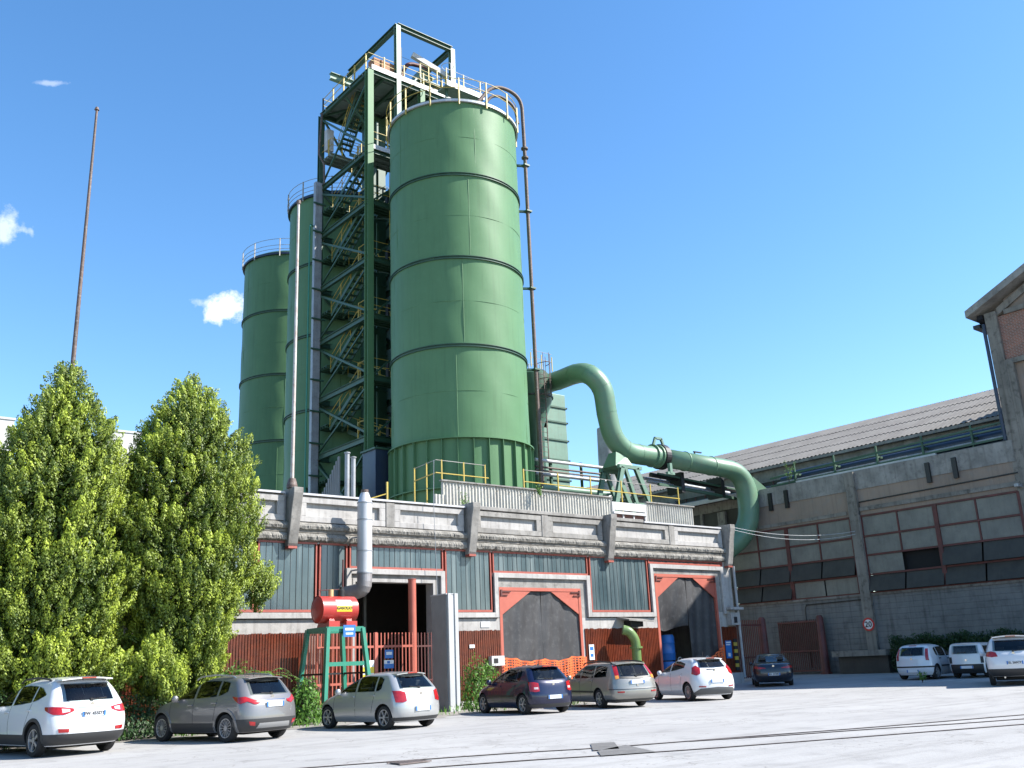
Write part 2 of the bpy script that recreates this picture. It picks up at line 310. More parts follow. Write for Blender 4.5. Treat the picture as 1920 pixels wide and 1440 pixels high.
gt=thing('drain_grate','small rusty drain grate beside the rails at the bottom edge','grate',(9.1,14.4,0))
gm=MB()
for i in range(8): gm.box(8.95+i*.07,8.99+i*.07,14.2,14.55,.010,.03)
gm.box(8.9,9.52,14.17,14.2,.010,.03); gm.box(8.9,9.52,14.55,14.58,.010,.03); part('bars',gm,M_railst,gt); part('pit',MB().box(8.93,9.5,14.2,14.55,.012,.016),M_dark,gt)
# ---------------- silos
RIM=32.95
def silo(cx,cy,r,label,rings,skirt,lit_rail):
    s=thing('silo',label,'silo',(cx,cy,7),group='tall green silos')
    # shell with slight plate unevenness
    n=144; zs=[7]+list(np.linspace(skirt,RIM,40)); mb=MB(); vs=[]
    for z in zs:
        for k in range(n):
            a_=2*math.pi*k/n; rr=r+.012*math.sin(3*a_+z*.9)*math.sin(z*.63+a_*5)+.009*math.sin(11*a_+z*2.1)
            vs.append((cx+rr*math.cos(a_),cy+rr*math.sin(a_),z))
    fs=[(i*n+k,i*n+(k+1)%n,(i+1)*n+(k+1)%n,(i+1)*n+k) for i in range(len(zs)-1) for k in range(n)]
    mb.add(vs,fs); part('shell',mb,M_green,s,smooth=2)
    for z in rings:
        part('stiffening_ring',MB().lathe([(r-.02,-.09),(r+.09,-.09),(r+.09,-.055),(r+.015,-.05),(r+.015,.05),(r+.09,.055),(r+.09,.09),(r-.02,.09)],(cx,cy,z),96),M_greenD,s)
    # weld seams standing slightly proud
    sm=MB()
    for i,(z0,z1) in enumerate(zip([skirt]+rings[::-1],rings[::-1]+[RIM])):
        zm=(z0+z1)/2; sm.lathe([(r+.0,-.015),(r+.009,-.01),(r+.009,.01),(r+.0,.015)],(cx,cy,zm),96)
        for q in range(5):
            a_=math.radians(-128+i*7+q*72); p=(cx+(r+.0)*math.cos(a_),cy+(r+.0)*math.sin(a_)); sm.bar((*p,z0 if i%2 else z0),(*p,z1 if not i%2 else z1),.02)
    part('weld_seam',sm,M_green,s)
    part('roof_cone',MB().lathe([(r+.1,-.12),(r+.1,.0),(r-.5,.35),(.5,1.2),(0,1.25)],(cx,cy,RIM+.1),64),M_greenD,s,smooth=True)
    part('edge_flashing',MB().lathe([(r+.04,0),(r+.16,0),(r+.16,.14),(r+.04,.14)],(cx,cy,RIM-.12),96),M_steel if lit_rail else M_blue,s)
    # skirt with ribs
    part('skirt_ring',MB().lathe([(r,-.06),(r+.22,-.06),(r+.22,.0),(r,.0)],(cx,cy,skirt),96),M_green,s)
    part('skirt_ring',MB().lathe([(r,-.06),(r+.22,-.06),(r+.22,.0),(r,.0)],(cx,cy,10.35),96),M_green,s)
    for q in range(30):
        a_=2*math.pi*(q+.3)/30; p=Vector((math.cos(a_),math.sin(a_),0)); c=Vector((cx,cy,0))
        part('skirt_rib',MB().bar(c+p*(r+.09)+Vector((0,0,7)),c+p*(r+.09)+Vector((0,0,skirt-.06)),.03,.2,up=p),M_green,s)
    pts=[(cx+(r+.2)*math.cos(2*math.pi*k/40),cy+(r+.2)*math.sin(2*math.pi*k/40),RIM) for k in range(40)]
    if lit_rail: railing('railing',pts,s,M_yell,M_yell,1.35,sp=1.75,rails=(1.35,.75),pw=.07,rw=.045,closed=True,below=.35)
    else: railing('railing',pts,s,M_rail,M_rail,1.15,sp=2.2,rails=(1.15,.62,.3),pw=.07,rw=.04,closed=True,below=.3)
    return s
s1=silo(30.75,42.3,3.86,'nearest and widest looking green silo, its right half sunlit, railings in yellow',[28.2,23.1,18.0],12.95,True)
s2=silo(30.7,55.8,3.8,'middle green silo in shade, half hidden behind the stair tower',[27.9,22.8,17.7],12.7,False)
s3=silo(32.1,66.8,3.8,'farthest and leftmost green silo in shade, with a grey railing',[28.2,23.1,18.0],12.95,False)
silo(35.4,48.7,3.75,'unseen green silo added behind the nearest one to shade the middle silo',[28.2,23.1,18.0],12.95,False)  # added out of view to cast shade on the middle silo
# small dark ring brackets and rusty pipe on silo 1
rp=thing('downpipe','thin rusty pipe up the right side of the nearest silo, bending over its rim','pipe',(34.9,40.6,7))
px_,py_=34.95,40.45
path=fillet([(px_,py_,7.6),(px_,py_,RIM-.2),(px_-.05,py_+.0,RIM+3.35),(px_-2.1,py_+.2,RIM+3.6),(31.0,40.9,RIM+1.0)],1.7,10)
part('riser',MB().tube(path,.115,14),M_rust,rp,smooth=True)
path=fillet([(px_-.35,py_+.1,RIM+1.3),(px_-.5,py_+.2,RIM+2.7),(px_-2.0,py_+.4,RIM+3.1),(31.6,41.2,RIM+.9)],1.1,8)
part('branch_pipe',MB().tube(path,.09,12),M_rust,rp,smooth=True)
for z in (RIM-1.6,28.2,23.1,18.0):
    part('pipe_bracket',MB().bar((34.3,40.85,z),(35.15,40.35,z),.14,.12).box(px_-.2,px_+.2,py_-.2,py_+.2,z-.05,z+.05),M_greenD,rp)
for z in (31.9,RIM-.4): part('flange',MB().lathe([(0,-.05),(.22,-.05),(.22,.05),(0,.05)],(px_,py_,z),16),M_rust,rp)
# ---------------- stair tower
TX0,TX1,TY0,TY1=27.3,31.3,46.5,52.95; PX1=33.6
LV=[38.6,32.85,29.3,25.5,21.8,17.95,14.3]
tw=thing('stair_tower','dark green steel stair and lift tower standing between the two nearer silos','tower',(30.6,49.7,7))
for x,y,w in ((TX0,TY0,.42),(TX0,TY1,.34),(TX1,TY0,.36),(TX1,TY1,.34)):
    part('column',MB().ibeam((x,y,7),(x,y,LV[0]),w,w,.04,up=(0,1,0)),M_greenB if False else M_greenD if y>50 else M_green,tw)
for z in LV:
    for p,q in (((TX0,TY0,z),(TX0,TY1,z)),((TX1,TY0,z),(TX1,TY1,z)),((TX0,TY1,z),(TX1,TY1,z)),((TX0,TY0,z),(TX1,TY0,z))):
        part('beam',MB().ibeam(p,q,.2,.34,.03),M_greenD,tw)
for i in range(len(LV)):
    z1=LV[i]; z0=LV[i+1] if i+1<len(LV) else 9.0
    for x in (TX0,TX1):
        ys=(TY0,TY1)
        part('cross_brace',MB().bar((x,TY1,z1-.3),(x,TY0,z0+.25),.13),M_greenD,tw)
        part('cross_brace',MB().bar((x+.06,TY0,z1-.3),(x+.06,TY1,z0+.25),.1),M_greenD,tw)
    part('cross_brace',MB().bar((TX0,TY1,z1),(TX1,TY1,z0),.12),M_greenD,tw)
    if i!=0: part('cross_brace',MB().bar((27.5,TY0,z0+.1),(TX1,TY0,z1-.2),.1),M_greenD,tw)
# landings and flights
M_gridu=mat('grating_underside',(.26,.32,.29),(.19,.25,.22),scale=1.2,rough=.6)
def landing(x0,x1,y0,y1,z,m=M_greenD,name='landing'):
    mb=MB().box(x0,x1,y0,y1,z-.04,z); 
    for k in range(4):
        yy=y0+(y1-y0)*(k+.5)/4; mb.box(x0,x1,yy-.04,yy+.04,z-.18,z-.04)
    return part(name,mb,m,tw)
landing(TX0-.1,PX1,TY0-.1,TY1+.1,LV[0]+.2,M_gridu,'top_platform')
for x,y in ((PX1-.2,TY0+.1),(PX1-.2,TY1-.1)): part('column',MB().ibeam((x,y,33.3),(x,y,LV[0]),.3,.3,.04,up=(0,1,0)),M_greenD,tw)
for q in (TY0+.0,TY1): part('beam',MB().ibeam((TX1,q,LV[0]-.02),(PX1,q,LV[0]-.02),.2,.34,.03),M_greenD,tw)
landing(TX0,TX1-.9,TY1-1.5,TY1+.1,LV[1]+2.2,M_gridu)
landing(TX0-.05,TX1,TY0-.1,TY0+2.0,LV[1]+.2,M_gridu)
for i in range(1,len(LV)):
    if i>1: landing(TX0,TX1,TY0,TY0+1.4,LV[i]+.12)
    landing(TX0,TX1-.8,TY1-1.3,TY1,LV[i]-1.7 if i<len(LV)-1 else LV[i]-1.5)
def flight(x,y0,z0,y1,z1,w=.85):
    d=Vector((0,y1-y0,z1-z0)); mb=MB()
    for xx in (x,x+w): mb.bar((xx,y0,z0),(xx,y1,z1),.05,.24)
    fl=part('stair_flight',mb,M_greenD,tw)
    n=max(4,int(abs(z1-z0)/.24)); tm=MB()
    for k in range(n):
        t=(k+.5)/n; y=y0+(y1-y0)*t; z=z0+(z1-z0)*t; tm.box(x-.0,x+w+.0,y-.13,y+.13,z-.02,z+.02)
    tm.bar((x+w/2,y0,z0-.04),(x+w/2,y1,z1-.04),.04,.06); part('treads',tm,M_greenD,fl)
    hm=MB()
    for xx in (x,x+w):
        hm.tube([(xx,y0,z0+1.0),(xx,y1,z1+1.0)],.022,6); hm.tube([(xx,y0,z0+.55),(xx,y1,z1+.55)],.018,6)
        for k in range(4):
            t=k/3; hm.bar((xx,y0+(y1-y0)*t,z0+(z1-z0)*t),(xx,y0+(y1-y0)*t,z0+(z1-z0)*t+1.03),.045)
    part('handrail',hm,M_yell,fl)
for i in range(len(LV)-1):
    top=LV[i]+(.2 if i<2 else .12); mid=(LV[i+1]-1.7 if i+1<len(LV)-1 else LV[i+1]-1.5)
    bot=LV[i+1]+(.2 if i==0 else .12); lm=bot+(top-bot)*.42
    flight(TX0+.25,TY0+1.4,top,TY1-1.3,lm+.0) if i else flight(TX0+.6,TY0+2.4,top,TY1-1.4,lm)
    flight(TX0+1.5,TY1-1.3,lm,TY0+1.4,bot)
# railings on levels: yellow posts
for z,y0,y1 in [(LV[i]+.12,TY0,TY0+1.4) for i in range(2,len(LV))]:
    railing('railing',[(TX0+.1,y0+1.4,z),(TX0+.1,y0,z),(TX0+3.0,y0,z)],tw,M_yell,M_yell,1.1,1.4,pw=.06,rw=.045)
railing('railing',[(TX0+.1,TY1,LV[0]+.25),(TX0-.05,TY0,LV[0]+.25),(PX1+.2,TY0-.05,LV[0]+.25),(PX1+.2,TY1,LV[0]+.25),(TX0+.1,TY1,LV[0]+.25)],tw,M_yell,M_yell,1.15,1.5,pw=.08,rw=.05)
railing('railing',[(TX0-.05,TY0-.1,LV[1]+.25),(TX1,TY0-.1,LV[1]+.25)],tw,M_yell,M_yell,1.1,1.5,pw=.07,rw=.05)
railing('railing',[(TX0,TY1+.1,LV[1]+2.2),(TX0,TY1-1.5,LV[1]+2.2),(TX0+2,TY1-1.5,LV[1]+2.2)],tw,M_yell,M_yell,1.1,1.2,pw=.07,rw=.045)
part('kick_plate',MB().box(TX0+.1,PX1+.2,TY0-.17,TY0-.12,LV[0]+.1,LV[0]+.45),M_white,tw)
part('kick_plate',MB().box(TX0+.2,TX1,TY0-.2,TY0-.15,LV[1]+.1,LV[1]+.4),M_white,tw)
for k in range(5):
    x=TX0+1.1+k*1.25; part('floor_joist',MB().ibeam((x,TY0,LV[0]-.1),(x,TY1,LV[0]-.1),.14,.24,.03),M_greenD,tw)
for p,q in (((TX0,TY0,LV[0]-.05),(TX1,TY1,LV[0]-.05)),((TX0,TY1,LV[0]-.05),(TX1,TY0,LV[0]-.05)),((TX0+2.3,TY0,LV[0]-.1),(TX0+2.3,TY0,LV[1])),((TX0,TY0+3,LV[0]-.4),(TX0+3,TY0+3,LV[1]+2.3))):
    part('cross_brace',MB().bar(p,q,.12),M_greenD,tw)
be=thing('filler_casing','dark green added elevator leg rising inside the stair tower','filler',(30.3,50.9,7))  # added to shade the silo behind and darken the view through the tower
part('casing',MB().box(29.9,31.0,50.6,51.9,7,38.4),M_greenD,be); part('casing',MB().box(30.2,30.7,47.9,48.4,7,38.4),M_greenD,be)
for z in np.arange(9,38,2.4): part('casing_flange',MB().box(29.84,31.06,50.54,51.96,z,z+.08),M_greenD,be)
for i,z in enumerate(LV[1:]):
    part('junction_box',MB().box(29.6,30.3,TY0+1.6,TY0+1.9,z+.5,z+1.7),M_black,tw); part('cable_run',MB().bar((28.9,TY0+1.7,z),(28.9,TY0+1.7,z+3.4),.12).bar((29.2,TY0+.3,z+2.3),(31.2,TY0+.3,z+2.0),.1),M_greenD,tw)
# hoist frame
FX0,FX1,FZ=29.45,33.9,42.9
for x in (FX0,FX1):
    part('hoist_post',MB().ibeam((x,TY0,LV[0]-3.2 if x==FX0 else LV[0]),(x,TY0,FZ),.34,.34,.04,up=(0,1,0)),M_greenB,tw)
    part('hoist_post',MB().ibeam((x,TY1,LV[0]),(x,TY1,FZ),.26,.26,.04,up=(0,1,0)),M_greenD,tw)
    part('hoist_beam',MB().ibeam((x,TY0,FZ),(x,TY1+.0,FZ),.3,.36,.04),M_greenD,tw)
part('hoist_beam',MB().ibeam((FX0,TY0,FZ+.02),(FX1,TY0,FZ+.02),.3,.36,.04),M_greenD,tw)
part('monorail',MB().ibeam((27.6,TY1-.6,41.6),(31.5,TY1-.6,41.6),.35,.5,.04),M_greenB,tw)
part('winch_box',MB().box(27.75,29.3,TY0+.15,TY0+.9,LV[0]+.6,LV[0]+1.3),mat('rusty_orange_box',(.42,.20,.08),(.30,.14,.07),(.5,.33,.2),scale=3,rough=.7,amt=.7),tw)
part('aerial',MB().tube([(29.95,TY0+.3,39),(29.95,TY0+.3,41.6)],.025,6).tube([(29.9,TY0+.3,40.9),(30.6,TY0+.3,40.9)],.012,5),M_black,tw)
part('conveyor_head',MB().bar((31.7,48.2,39.3),(32.7,48.2,41.2),1.1,1.1),M_greenB,tw)
part('conveyor_chute',MB().bar((31.2,47.4,41.9),(33.8,46.9,40.9),.3,.35),M_white,tw)
part('bent_pipe',MB().tube(fillet([(30.1,48,39.0),(31.2,48,41.6),(33.0,48,41.9)],.5),.14,10),M_redD,tw,smooth=True)
part('motor',MB().lathe([(0,0),(.28,0),(.3,.6),(0,.65)],(30.1,47.4,38.9),14),M_black,tw)
part('gantry_frame',MB().ibeam((31.0,47,38.8),(32.9,52,42.6),.3,.4).box(31.5,33.6,46.9,48.4,39.9,40.0).bar((31.6,47,39),(31.6,47,41.0),.08).bar((33.3,47,39),(33.3,47,41.0),.08),M_greenD,tw)
railing('railing',[(31.5,46.9,40.0),(33.6,46.9,40.0)],tw,M_yell,M_yell,1.0,.7,pw=.06)
# walkway from tower to the silo top
RIMW=RIM+2.45
wk=thing('walkway','high steel walkway with yellow rails above the nearest silo roof','walkway',(34,45,RIM))
part('deck',MB().box(31.0,34.0,43.2,44.2,RIMW+1.75,RIMW+1.85),M_gridu,wk); part('kick_plate',MB().box(31,34.0,43.1,43.16,RIMW+1.72,RIMW+2.1),M_white,wk)
railing('railing',[(31,43.15,RIMW+1.85),(34.0,43.15,RIMW+1.85),(34.0,44.2,RIMW+1.85)],wk,M_rail,M_yell,1.1,1.6,pw=.06)
for x in (31.3,33.4): part('support',MB().bar((x,43.6,RIM+.6),(x,43.6,RIMW+1.75),.14),M_greenD,wk)
part('ladder_hoop',MB().tube([(32.3+.4*math.cos(t),44.8+.4*math.sin(t),RIM+7.0) for t in np.linspace(0,2*math.pi,17)],.025,5).bar((32.3,44.4,RIM+1),(32.3,44.4,RIM+7.0),.08),M_white,wk)
# cable tray up the left column and cable ladder
ct=thing('cable_tray','tall galvanised cable tray fixed up the left column of the stair tower','cable tray',(27,52.6,7))
part('tray',MB().box(26.75,27.25,52.55,52.85,7,33.2),M_tray,ct)
for z in np.arange(9,33,2.05): part('clamp',MB().bar((26.55,52.45,z),(27.5,52.5,z+.02),.1),M_greenD,ct)
part('conduit',MB().tube([(26.35,52.5,7),(26.35,52.5,29.7),(26.5,52.7,30.0),(26.9,52.9,30.0)],.05,8),M_teal,ct)
part('conduit',MB().tube([(27.25,52.3,33),(27.2,52.3,34.5),(26.9,52.5,35.3),(27.1,52.5,38.5)],.07,8),M_rust,ct)
part('panel_box',MB().box(27.2,27.7,51.9,52.3,LV[1]+2.6,LV[1]+4.2),M_white,ct)
# caged ladder between tower and silo 1
def caged(name,label,x,y,z0,z1,m,cage0,parent=None,nx=0,ny=-1,r=.38):
    t=thing(name,label,'ladder',(x,y,z0)) if parent is None else parent
    tx,ty=-ny,nx
    mb=MB()
    for s in (-.25,.25): mb.bar((x+tx*s,y+ty*s,z0),(x+tx*s,y+ty*s,z1),.05)
    if parent is None: part('stiles',mb,m,t); l=t
    else: l=part('ladder',mb,m,parent)
    rm=MB()
    for z in np.arange(z0+.2,z1,.3): rm.tube([(x-tx*.25,y-ty*.25,z),(x+tx*.25,y+ty*.25,z)],.016,5)
    part('rungs',rm,m,l); cm=MB()
    for z in np.arange(cage0,z1+.9,1.0):
        cm.tube([(x+tx*r*math.cos(t_)+nx*(.75*math.sin(t_)),y+ty*r*math.cos(t_)+ny*(.75*math.sin(t_)),z) for t_ in np.linspace(0,math.pi,13)],.025,5)
    for t_ in np.linspace(0,math.pi,5): cm.bar((x+tx*r*math.cos(t_)+nx*.75*math.sin(t_),y+ty*r*math.cos(t_)+ny*.75*math.sin(t_),cage0),(x+tx*r*math.cos(t_)+nx*.75*math.sin(t_),y+ty*r*math.cos(t_)+ny*.75*math.sin(t_),z1+.9),.03)
    part('cage',cm,m,l); return t
caged('caged_ladder','yellow caged ladder in the shade between stair tower and nearest silo',28.6,45.6,22.6,30.2,M_yell,26.6)
# blue cladding and sheeting low down between tower and silo
bl=thing('blue_cabin','deep blue sheet metal cabin at the foot of the stair tower','cabin',(29,45.6,7))
part('wall',MB().box(26.6,28.6,44.6,46.0,7,13.2),M_blue,bl)
part('door',MB().box(27.0,27.8,44.55,44.6,7.5,11),M_blue,bl); part('roof',MB().box(26.5,28.7,44.5,46.1,13.2,13.3),M_greenD,bl)
cl=thing('corrugated_wall','dark corrugated sheet wall with a slanting top low behind the parapet, left of the nearest silo','wall',(25.5,47,7))
mb=MB(); 
for k in range(24):
    y=46.0+k*.22; mb.box(25.1,25.2,y,y+.11,7,12.9-k*.21); mb.box(25.14,25.18,y+.11,y+.22,7,12.9-k*.21)
part('sheet',mb,M_grey,cl)
for i,(x,h) in enumerate(((23.4,12.1),(23.75,11.9))):
    t=thing('vent_pipe',('left','right')[i]+'-hand one of two pale grey pipes behind the parapet near the silver flue','pipe',(x,40,7),group='pale vent pipes')
    part('tube',MB().tube([(x,42,7),(x,42,h)],.12,14),M_tray,t,smooth=True); part('cap',MB().lathe([(0,0),(.16,0),(.16,.05),(0,.1)],(x,42,h),14),M_tray,t,smooth=True)
# ---------------- filter unit and big duct
fu=thing('filter_unit','pale green filter tower with ladder beside the nearest silo, feeding the big duct','filter',(38.5,44,7))
part('body',MB().box(38.9,40.95,44.6,47.4,12.0,18.3),M_greenB,fu,bevel=.03)
part('shaft',MB().box(36.9,38.9,44.62,45.05,9.0,16.2),M_greenD,fu)
part('hopper',MB().prism([(35.9,21.2),(38.3,21.2),(38.3,16.7),(36.0,16.7)],1,44.6,47.4),M_greenB,fu) if False else part('upper_body',MB().add([(36.6,44.6,19.0),(39.2,44.6,18.6),(39.2,44.6,15.9),(37.3,44.6,16.0),(36.6,44.6,16.6),(36.6,45.0,19.0),(39.2,45.0,18.6),(39.2,45.0,15.9),(37.3,45.0,16.0),(36.6,45.0,16.6)],[(0,1,2,3,4),(9,8,7,6,5),(0,5,6,1),(1,6,7,2),(2,7,8,3),(3,8,9,4),(4,9,5,0)]),M_greenD,fu)
for z in (12.6,13.9,15.2,16.4,17.4): part('stiffener',MB().box(38.85,41.0,44.52,44.6,z-.05,z+.05).box(40.95,41.03,44.52,47.4,z-.05,z+.05),M_greenD,fu)
for x in (39.3,41.1):
    for y in (44.8,47.2): part('leg',MB().ibeam((x,y,7),(x,y,12),.2,.2,.03,up=(0,1,0)),M_greenD,fu)
part('brace',MB().bar((39.3,44.8,7.2),(41.1,44.8,11.8),.08).bar((41.1,44.8,7.2),(39.3,44.8,11.8),.08),M_greenB,fu)
part('blower_drum',MB().lathe([(0,18.95),(.9,18.9),(1.2,18.6),(1.22,17.2),(1.15,16.9),(.6,15.4),(.6,9),(0,9)],(37.05,43.3,0),24),M_greenD,fu,smooth=True)
part('drum_band',MB().lathe([(1.2,17.15),(1.28,17.15),(1.28,17.25),(1.2,17.25)],(37.05,43.3,0),24),M_black,fu)
railing('railing',[(36.2,42.3,18.9),(37.9,42.3,18.85)],fu,M_rail,M_yell,.9,.8,pw=.05)
caged('ladder','',36.5,41.75,9.4,18.6,M_rust,16.9,parent=fu)
railing('railing',[(36.7,44.2,18.6),(38.3,43.9,18.7)],fu,M_rail,M_rail,1.1,.8,pw=.05)
dt=thing('duct','huge faded green duct curving up from the filter and down over the workshop roof','duct',(40,38,13))
DR=.60
ctr=[(35.6,45.8,20.6),(38.2,42.4,20.4),(39.6,40.2,19.4)]
dp=bez([(39.9,46.9,18.3),(39.43,46,18.56),(38.9,44,18.6),(38.23,42,18.29),(37.5,39.6,17.95),(37.38,38.4,17.5),(37.88,38,16.6),(38.13,38,15.05),(38.50,38,13.86),(39.36,38,13.16),(40.58,38,13.02),(42.4,38,13.04)],7)
dq_=dp
part('bend',MB().tube(dp,[DR*1.0]*len(dp),32),M_duct,dt,smooth=2)
dp=fillet([(42.4,38,13.04),(49.25,37.2,12.62),(49.2,37.2,9.0),(47.0,38.2,7.3),(46.0,38.6,7.2)],1.7,12)
part('straight',MB().tube(dp,[DR*.95+(DR*.14)*min(1,i/12) for i in range(len(dp))],32),M_duct,dt,smooth=2)
for x in (41.55,42.0): part('collar',MB().tube([(x,38,13.05),(x+.1,38,13.05)],DR+.1,32),M_duct,dt)
for i_,p_ in enumerate(dq_[6:-4:7]): part('weld_band',MB().tube([p_,p_+(dq_[6+i_*7+1]-p_).normalized()*.05],DR+.012,32),M_duct,dt)
part('flexible_joint',MB().tube([(42.15,38,13.05),(42.55,38,13.05)],[DR+.16,DR+.16],32),M_black,dt)
part('joint_bracket',MB().bar((41.6,37.9,13.5),(41.9,37.9,14.15),.14).bar((42.7,37.9,13.5),(42.4,37.9,14.15),.14).bar((41.85,37.9,14.15),(42.45,37.9,14.15),.14),M_greenB,dt)
part('joint_bracket',MB().bar((42.2,37.2,12.5),(42.2,37.2,11.9),.2).bar((41.9,37.2,11.9),(42.5,37.2,11.9),.16),M_greenB,dt)
part('gusset',MB().add([(49.6,36.9,12.3),(50.6,36.6,11.5),(49.6,36.9,11.0),(49.6,37.1,12.3),(50.6,36.8,11.5),(49.6,37.1,11.0)],[(0,1,2),(5,4,3),(0,3,4,1),(1,4,5,2),(2,5,3,0)]),M_duct,dt)
for x in (44.2,46.3): part('weld_band',MB().tube([(x,38-.117*(x-42.4),13.04-.061*(x-42.4)),(x+.06,38-.117*(x-42.4),13.04-.061*(x-42.4))],DR*.96+.035,32),M_duct,dt)
part('top_handle',MB().box(45.0,45.7,37.6,37.7,13.55,13.62).box(45.05,45.1,37.6,37.7,13.3,13.55),M_black,dt)
sf=thing('duct_support','green A-shaped steel frame carrying the big duct over the workshop roof','frame',(39.6,38,8))
for y in (37.2,38.7):
    part('leg',MB().ibeam((38.2,y,11.9),(36.9,y,7.9),.28,.2,.04,up=(0,1,0)),M_greenB,sf)
    part('leg',MB().ibeam((38.4,y,11.9),(39.2,y,9.7),.2,.2,.03,up=(0,1,0)),M_greenB,sf); part('leg',MB().ibeam((39.3,y,11.9),(40.6,y,9.2),.28,.2,.04,up=(0,1,0)),M_greenB,sf)
    part('crossbar',MB().box(38.9,40.5,y-.08,y+.08,9.75,9.95),M_greenB,sf); part('crossbar',MB().box(37.9,39.7,y-.1,y+.1,11.85,12.05),M_greenB,sf)
part('saddle',MB().add([(38.0,37.5,12.05),(39.5,37.5,12.05),(39.5,38.6,12.05),(38.0,38.6,12.05),(38.3,37.7,12.9),(39.1,37.7,12.7),(39.1,38.3,12.7),(38.3,38.3,12.9)],[(0,3,2,1),(4,5,6,7),(0,1,5,4),(1,2,6,5),(2,3,7,6),(3,0,4,7)]),M_duct,sf)
# pipe runs beside the support
pr=thing('pipe_run','bundle of grey and blue pipes running from the silo foot to the duct support','pipes',(38,41,12))
for z,r,m in ((12.75,.10,M_white),(12.35,.06,M_rust),(11.95,.11,M_tray),(11.15,.2,M_greenB),(12.15,.05,M_rust)):
    part('pipe',MB().tube([(35.0,41,z),(40.6,40.6,z-.1)],r,12),m,pr,smooth=True)
for x in (36.2,38.6): part('hanger',MB().bar((x,41,7.5),(x,41,12.9),.12),M_greenD,pr)
hp=thing('curved_handrail','pair of thin curved grey pipes rising behind the roof railing','pipe',(38.5,39,8))
for o in (0,.25): part('pipe',MB().tube(bez([(37.6+o,39,7.6),(37.8+o,39,9.3),(38.5+o,39,10.4),(39.8,39,10.85-o*.6)],6),.045,8),M_tray,hp,smooth=True)
ur=thing('pipe_rack','dark pipes carried on brackets beneath the long straight of the duct','pipes',(46,38.6,11.6))
for z,y,r in ((12.0,38.6,.14),(11.65,38.9,.10),(11.9,39.2,.10)): part('pipe',MB().tube([(42,y,z+.05),(50,y,z-.25)],r,10),M_black if r>.12 else M_tray,ur,smooth=True)
part('truss',MB().bar((42.3,38.3,11.45),(49.5,38.3,11.1),.16).bar((42.3,38.3,12.1),(49.5,38.3,11.7),.1),M_greenD,ur)
for x in (44.4,48.2): part('clamp',MB().box(x-.15,x+.15,38.2,39.4,11.1,12.35),M_black,ur)
ch=thing('chimney','pale grey chimney standing far behind the duct support','chimney',(56,58,0))
part('stack',MB().lathe([(1.15,0),(.98,14),(.85,21),(.75,21),(.75,20)],(57.95,58,0),28),M_concL,ch,smooth=True)
# ---------------- workshop building (front)
WY=32.0
wb=thing('workshop_building','low concrete workshop with bracketed parapet, grimy glazing and three big doorways','building',(16,WY,0))
g0=gz(36)
# openings in the wall plane: list of solid boxes
wall=MB()
def wbx(x0,x1,z0,z1,y0=WY,y1=WY+.35): wall.box(x0,x1,y0,y1,z0,z1)
wbx(-12,18.1,0,3.35); wbx(21.8,25.0,0,3.35); wbx(29.6,34.45,0,3.35); wbx(38.95,40.2,0,3.6)
wbx(17.9,22.25,5.05,5.2); wbx(24.7,30.15,5.05,5.2); 
wall.box(-12,40.2,WY,WY+.35,6.05,7.8); wall.box(39.6,40.2,WY,WY+.35,3.6,6.05)
wall.box(39.85,40.2,WY+.35,60,0,7.8); wall.box(-12,-11.6,WY+.35,60,0,7.8)
part('wall',wall,M_concL,wb)
part('roof',MB().box(-11.6,39.85,WY+.35,62,6.9,7.15),M_conc,wb)
part('interior_floor',MB().box(-11.5,39.8,WY+.36,50,.005,.012+g0),M_dark,wb) if False else None
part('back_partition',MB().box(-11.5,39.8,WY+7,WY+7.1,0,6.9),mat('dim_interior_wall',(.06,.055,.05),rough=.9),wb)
for i in range(3): part('interior_post',MB().box(19.0+i*.95,19.12+i*.95,WY+4,WY+4.1,0,6.9),M_grey,wb)
# parapet panels: raised frames round recessed fields, one per half bay
br_x=[-8.4,-.45,7.5,15.5,23.5,31.4,39.95]
fr=[]
for a_,b_ in zip(br_x[:-1],br_x[1:]):
    m_=(a_+b_)/2+.15
    for x0,x1 in ((a_+.3,m_-.2),(m_+.2,b_-.3)):
        mb=MB(); yo=WY-.14
        mb.box(x0,x1,yo,WY+.01,7.52,7.74); mb.box(x0,x1,yo,WY+.01,6.82,7.04)
        mb.box(x0,x0+.28,yo,WY+.01,7.04,7.52); mb.box(x1-.28,x1,yo,WY+.01,7.04,7.52)
        part('parapet_panel',mb,M_concL if b_<25 or b_>35 and x0>m_ else M_conc,wb,bevel=.015)
    part('parapet_post',MB().box(m_-.19,m_+.19,WY-.17,WY+.01,6.8,7.76),M_conc,wb,bevel=.02)
part('zinc_coping',MB().box(15.75,23.25,WY-.2,WY+.4,7.8,7.87).box(-12,15.2,WY-.2,WY+.4,7.8,7.87),M_cap,wb)
part('zinc_coping',MB().box(33.9,39.6,WY-.2,WY+.4,7.79,7.86),M_cap,wb)
part('stone_coping',MB().box(23.75,33.85,WY-.19,WY+.4,7.78,7.93),M_conc,wb,bevel=.02)
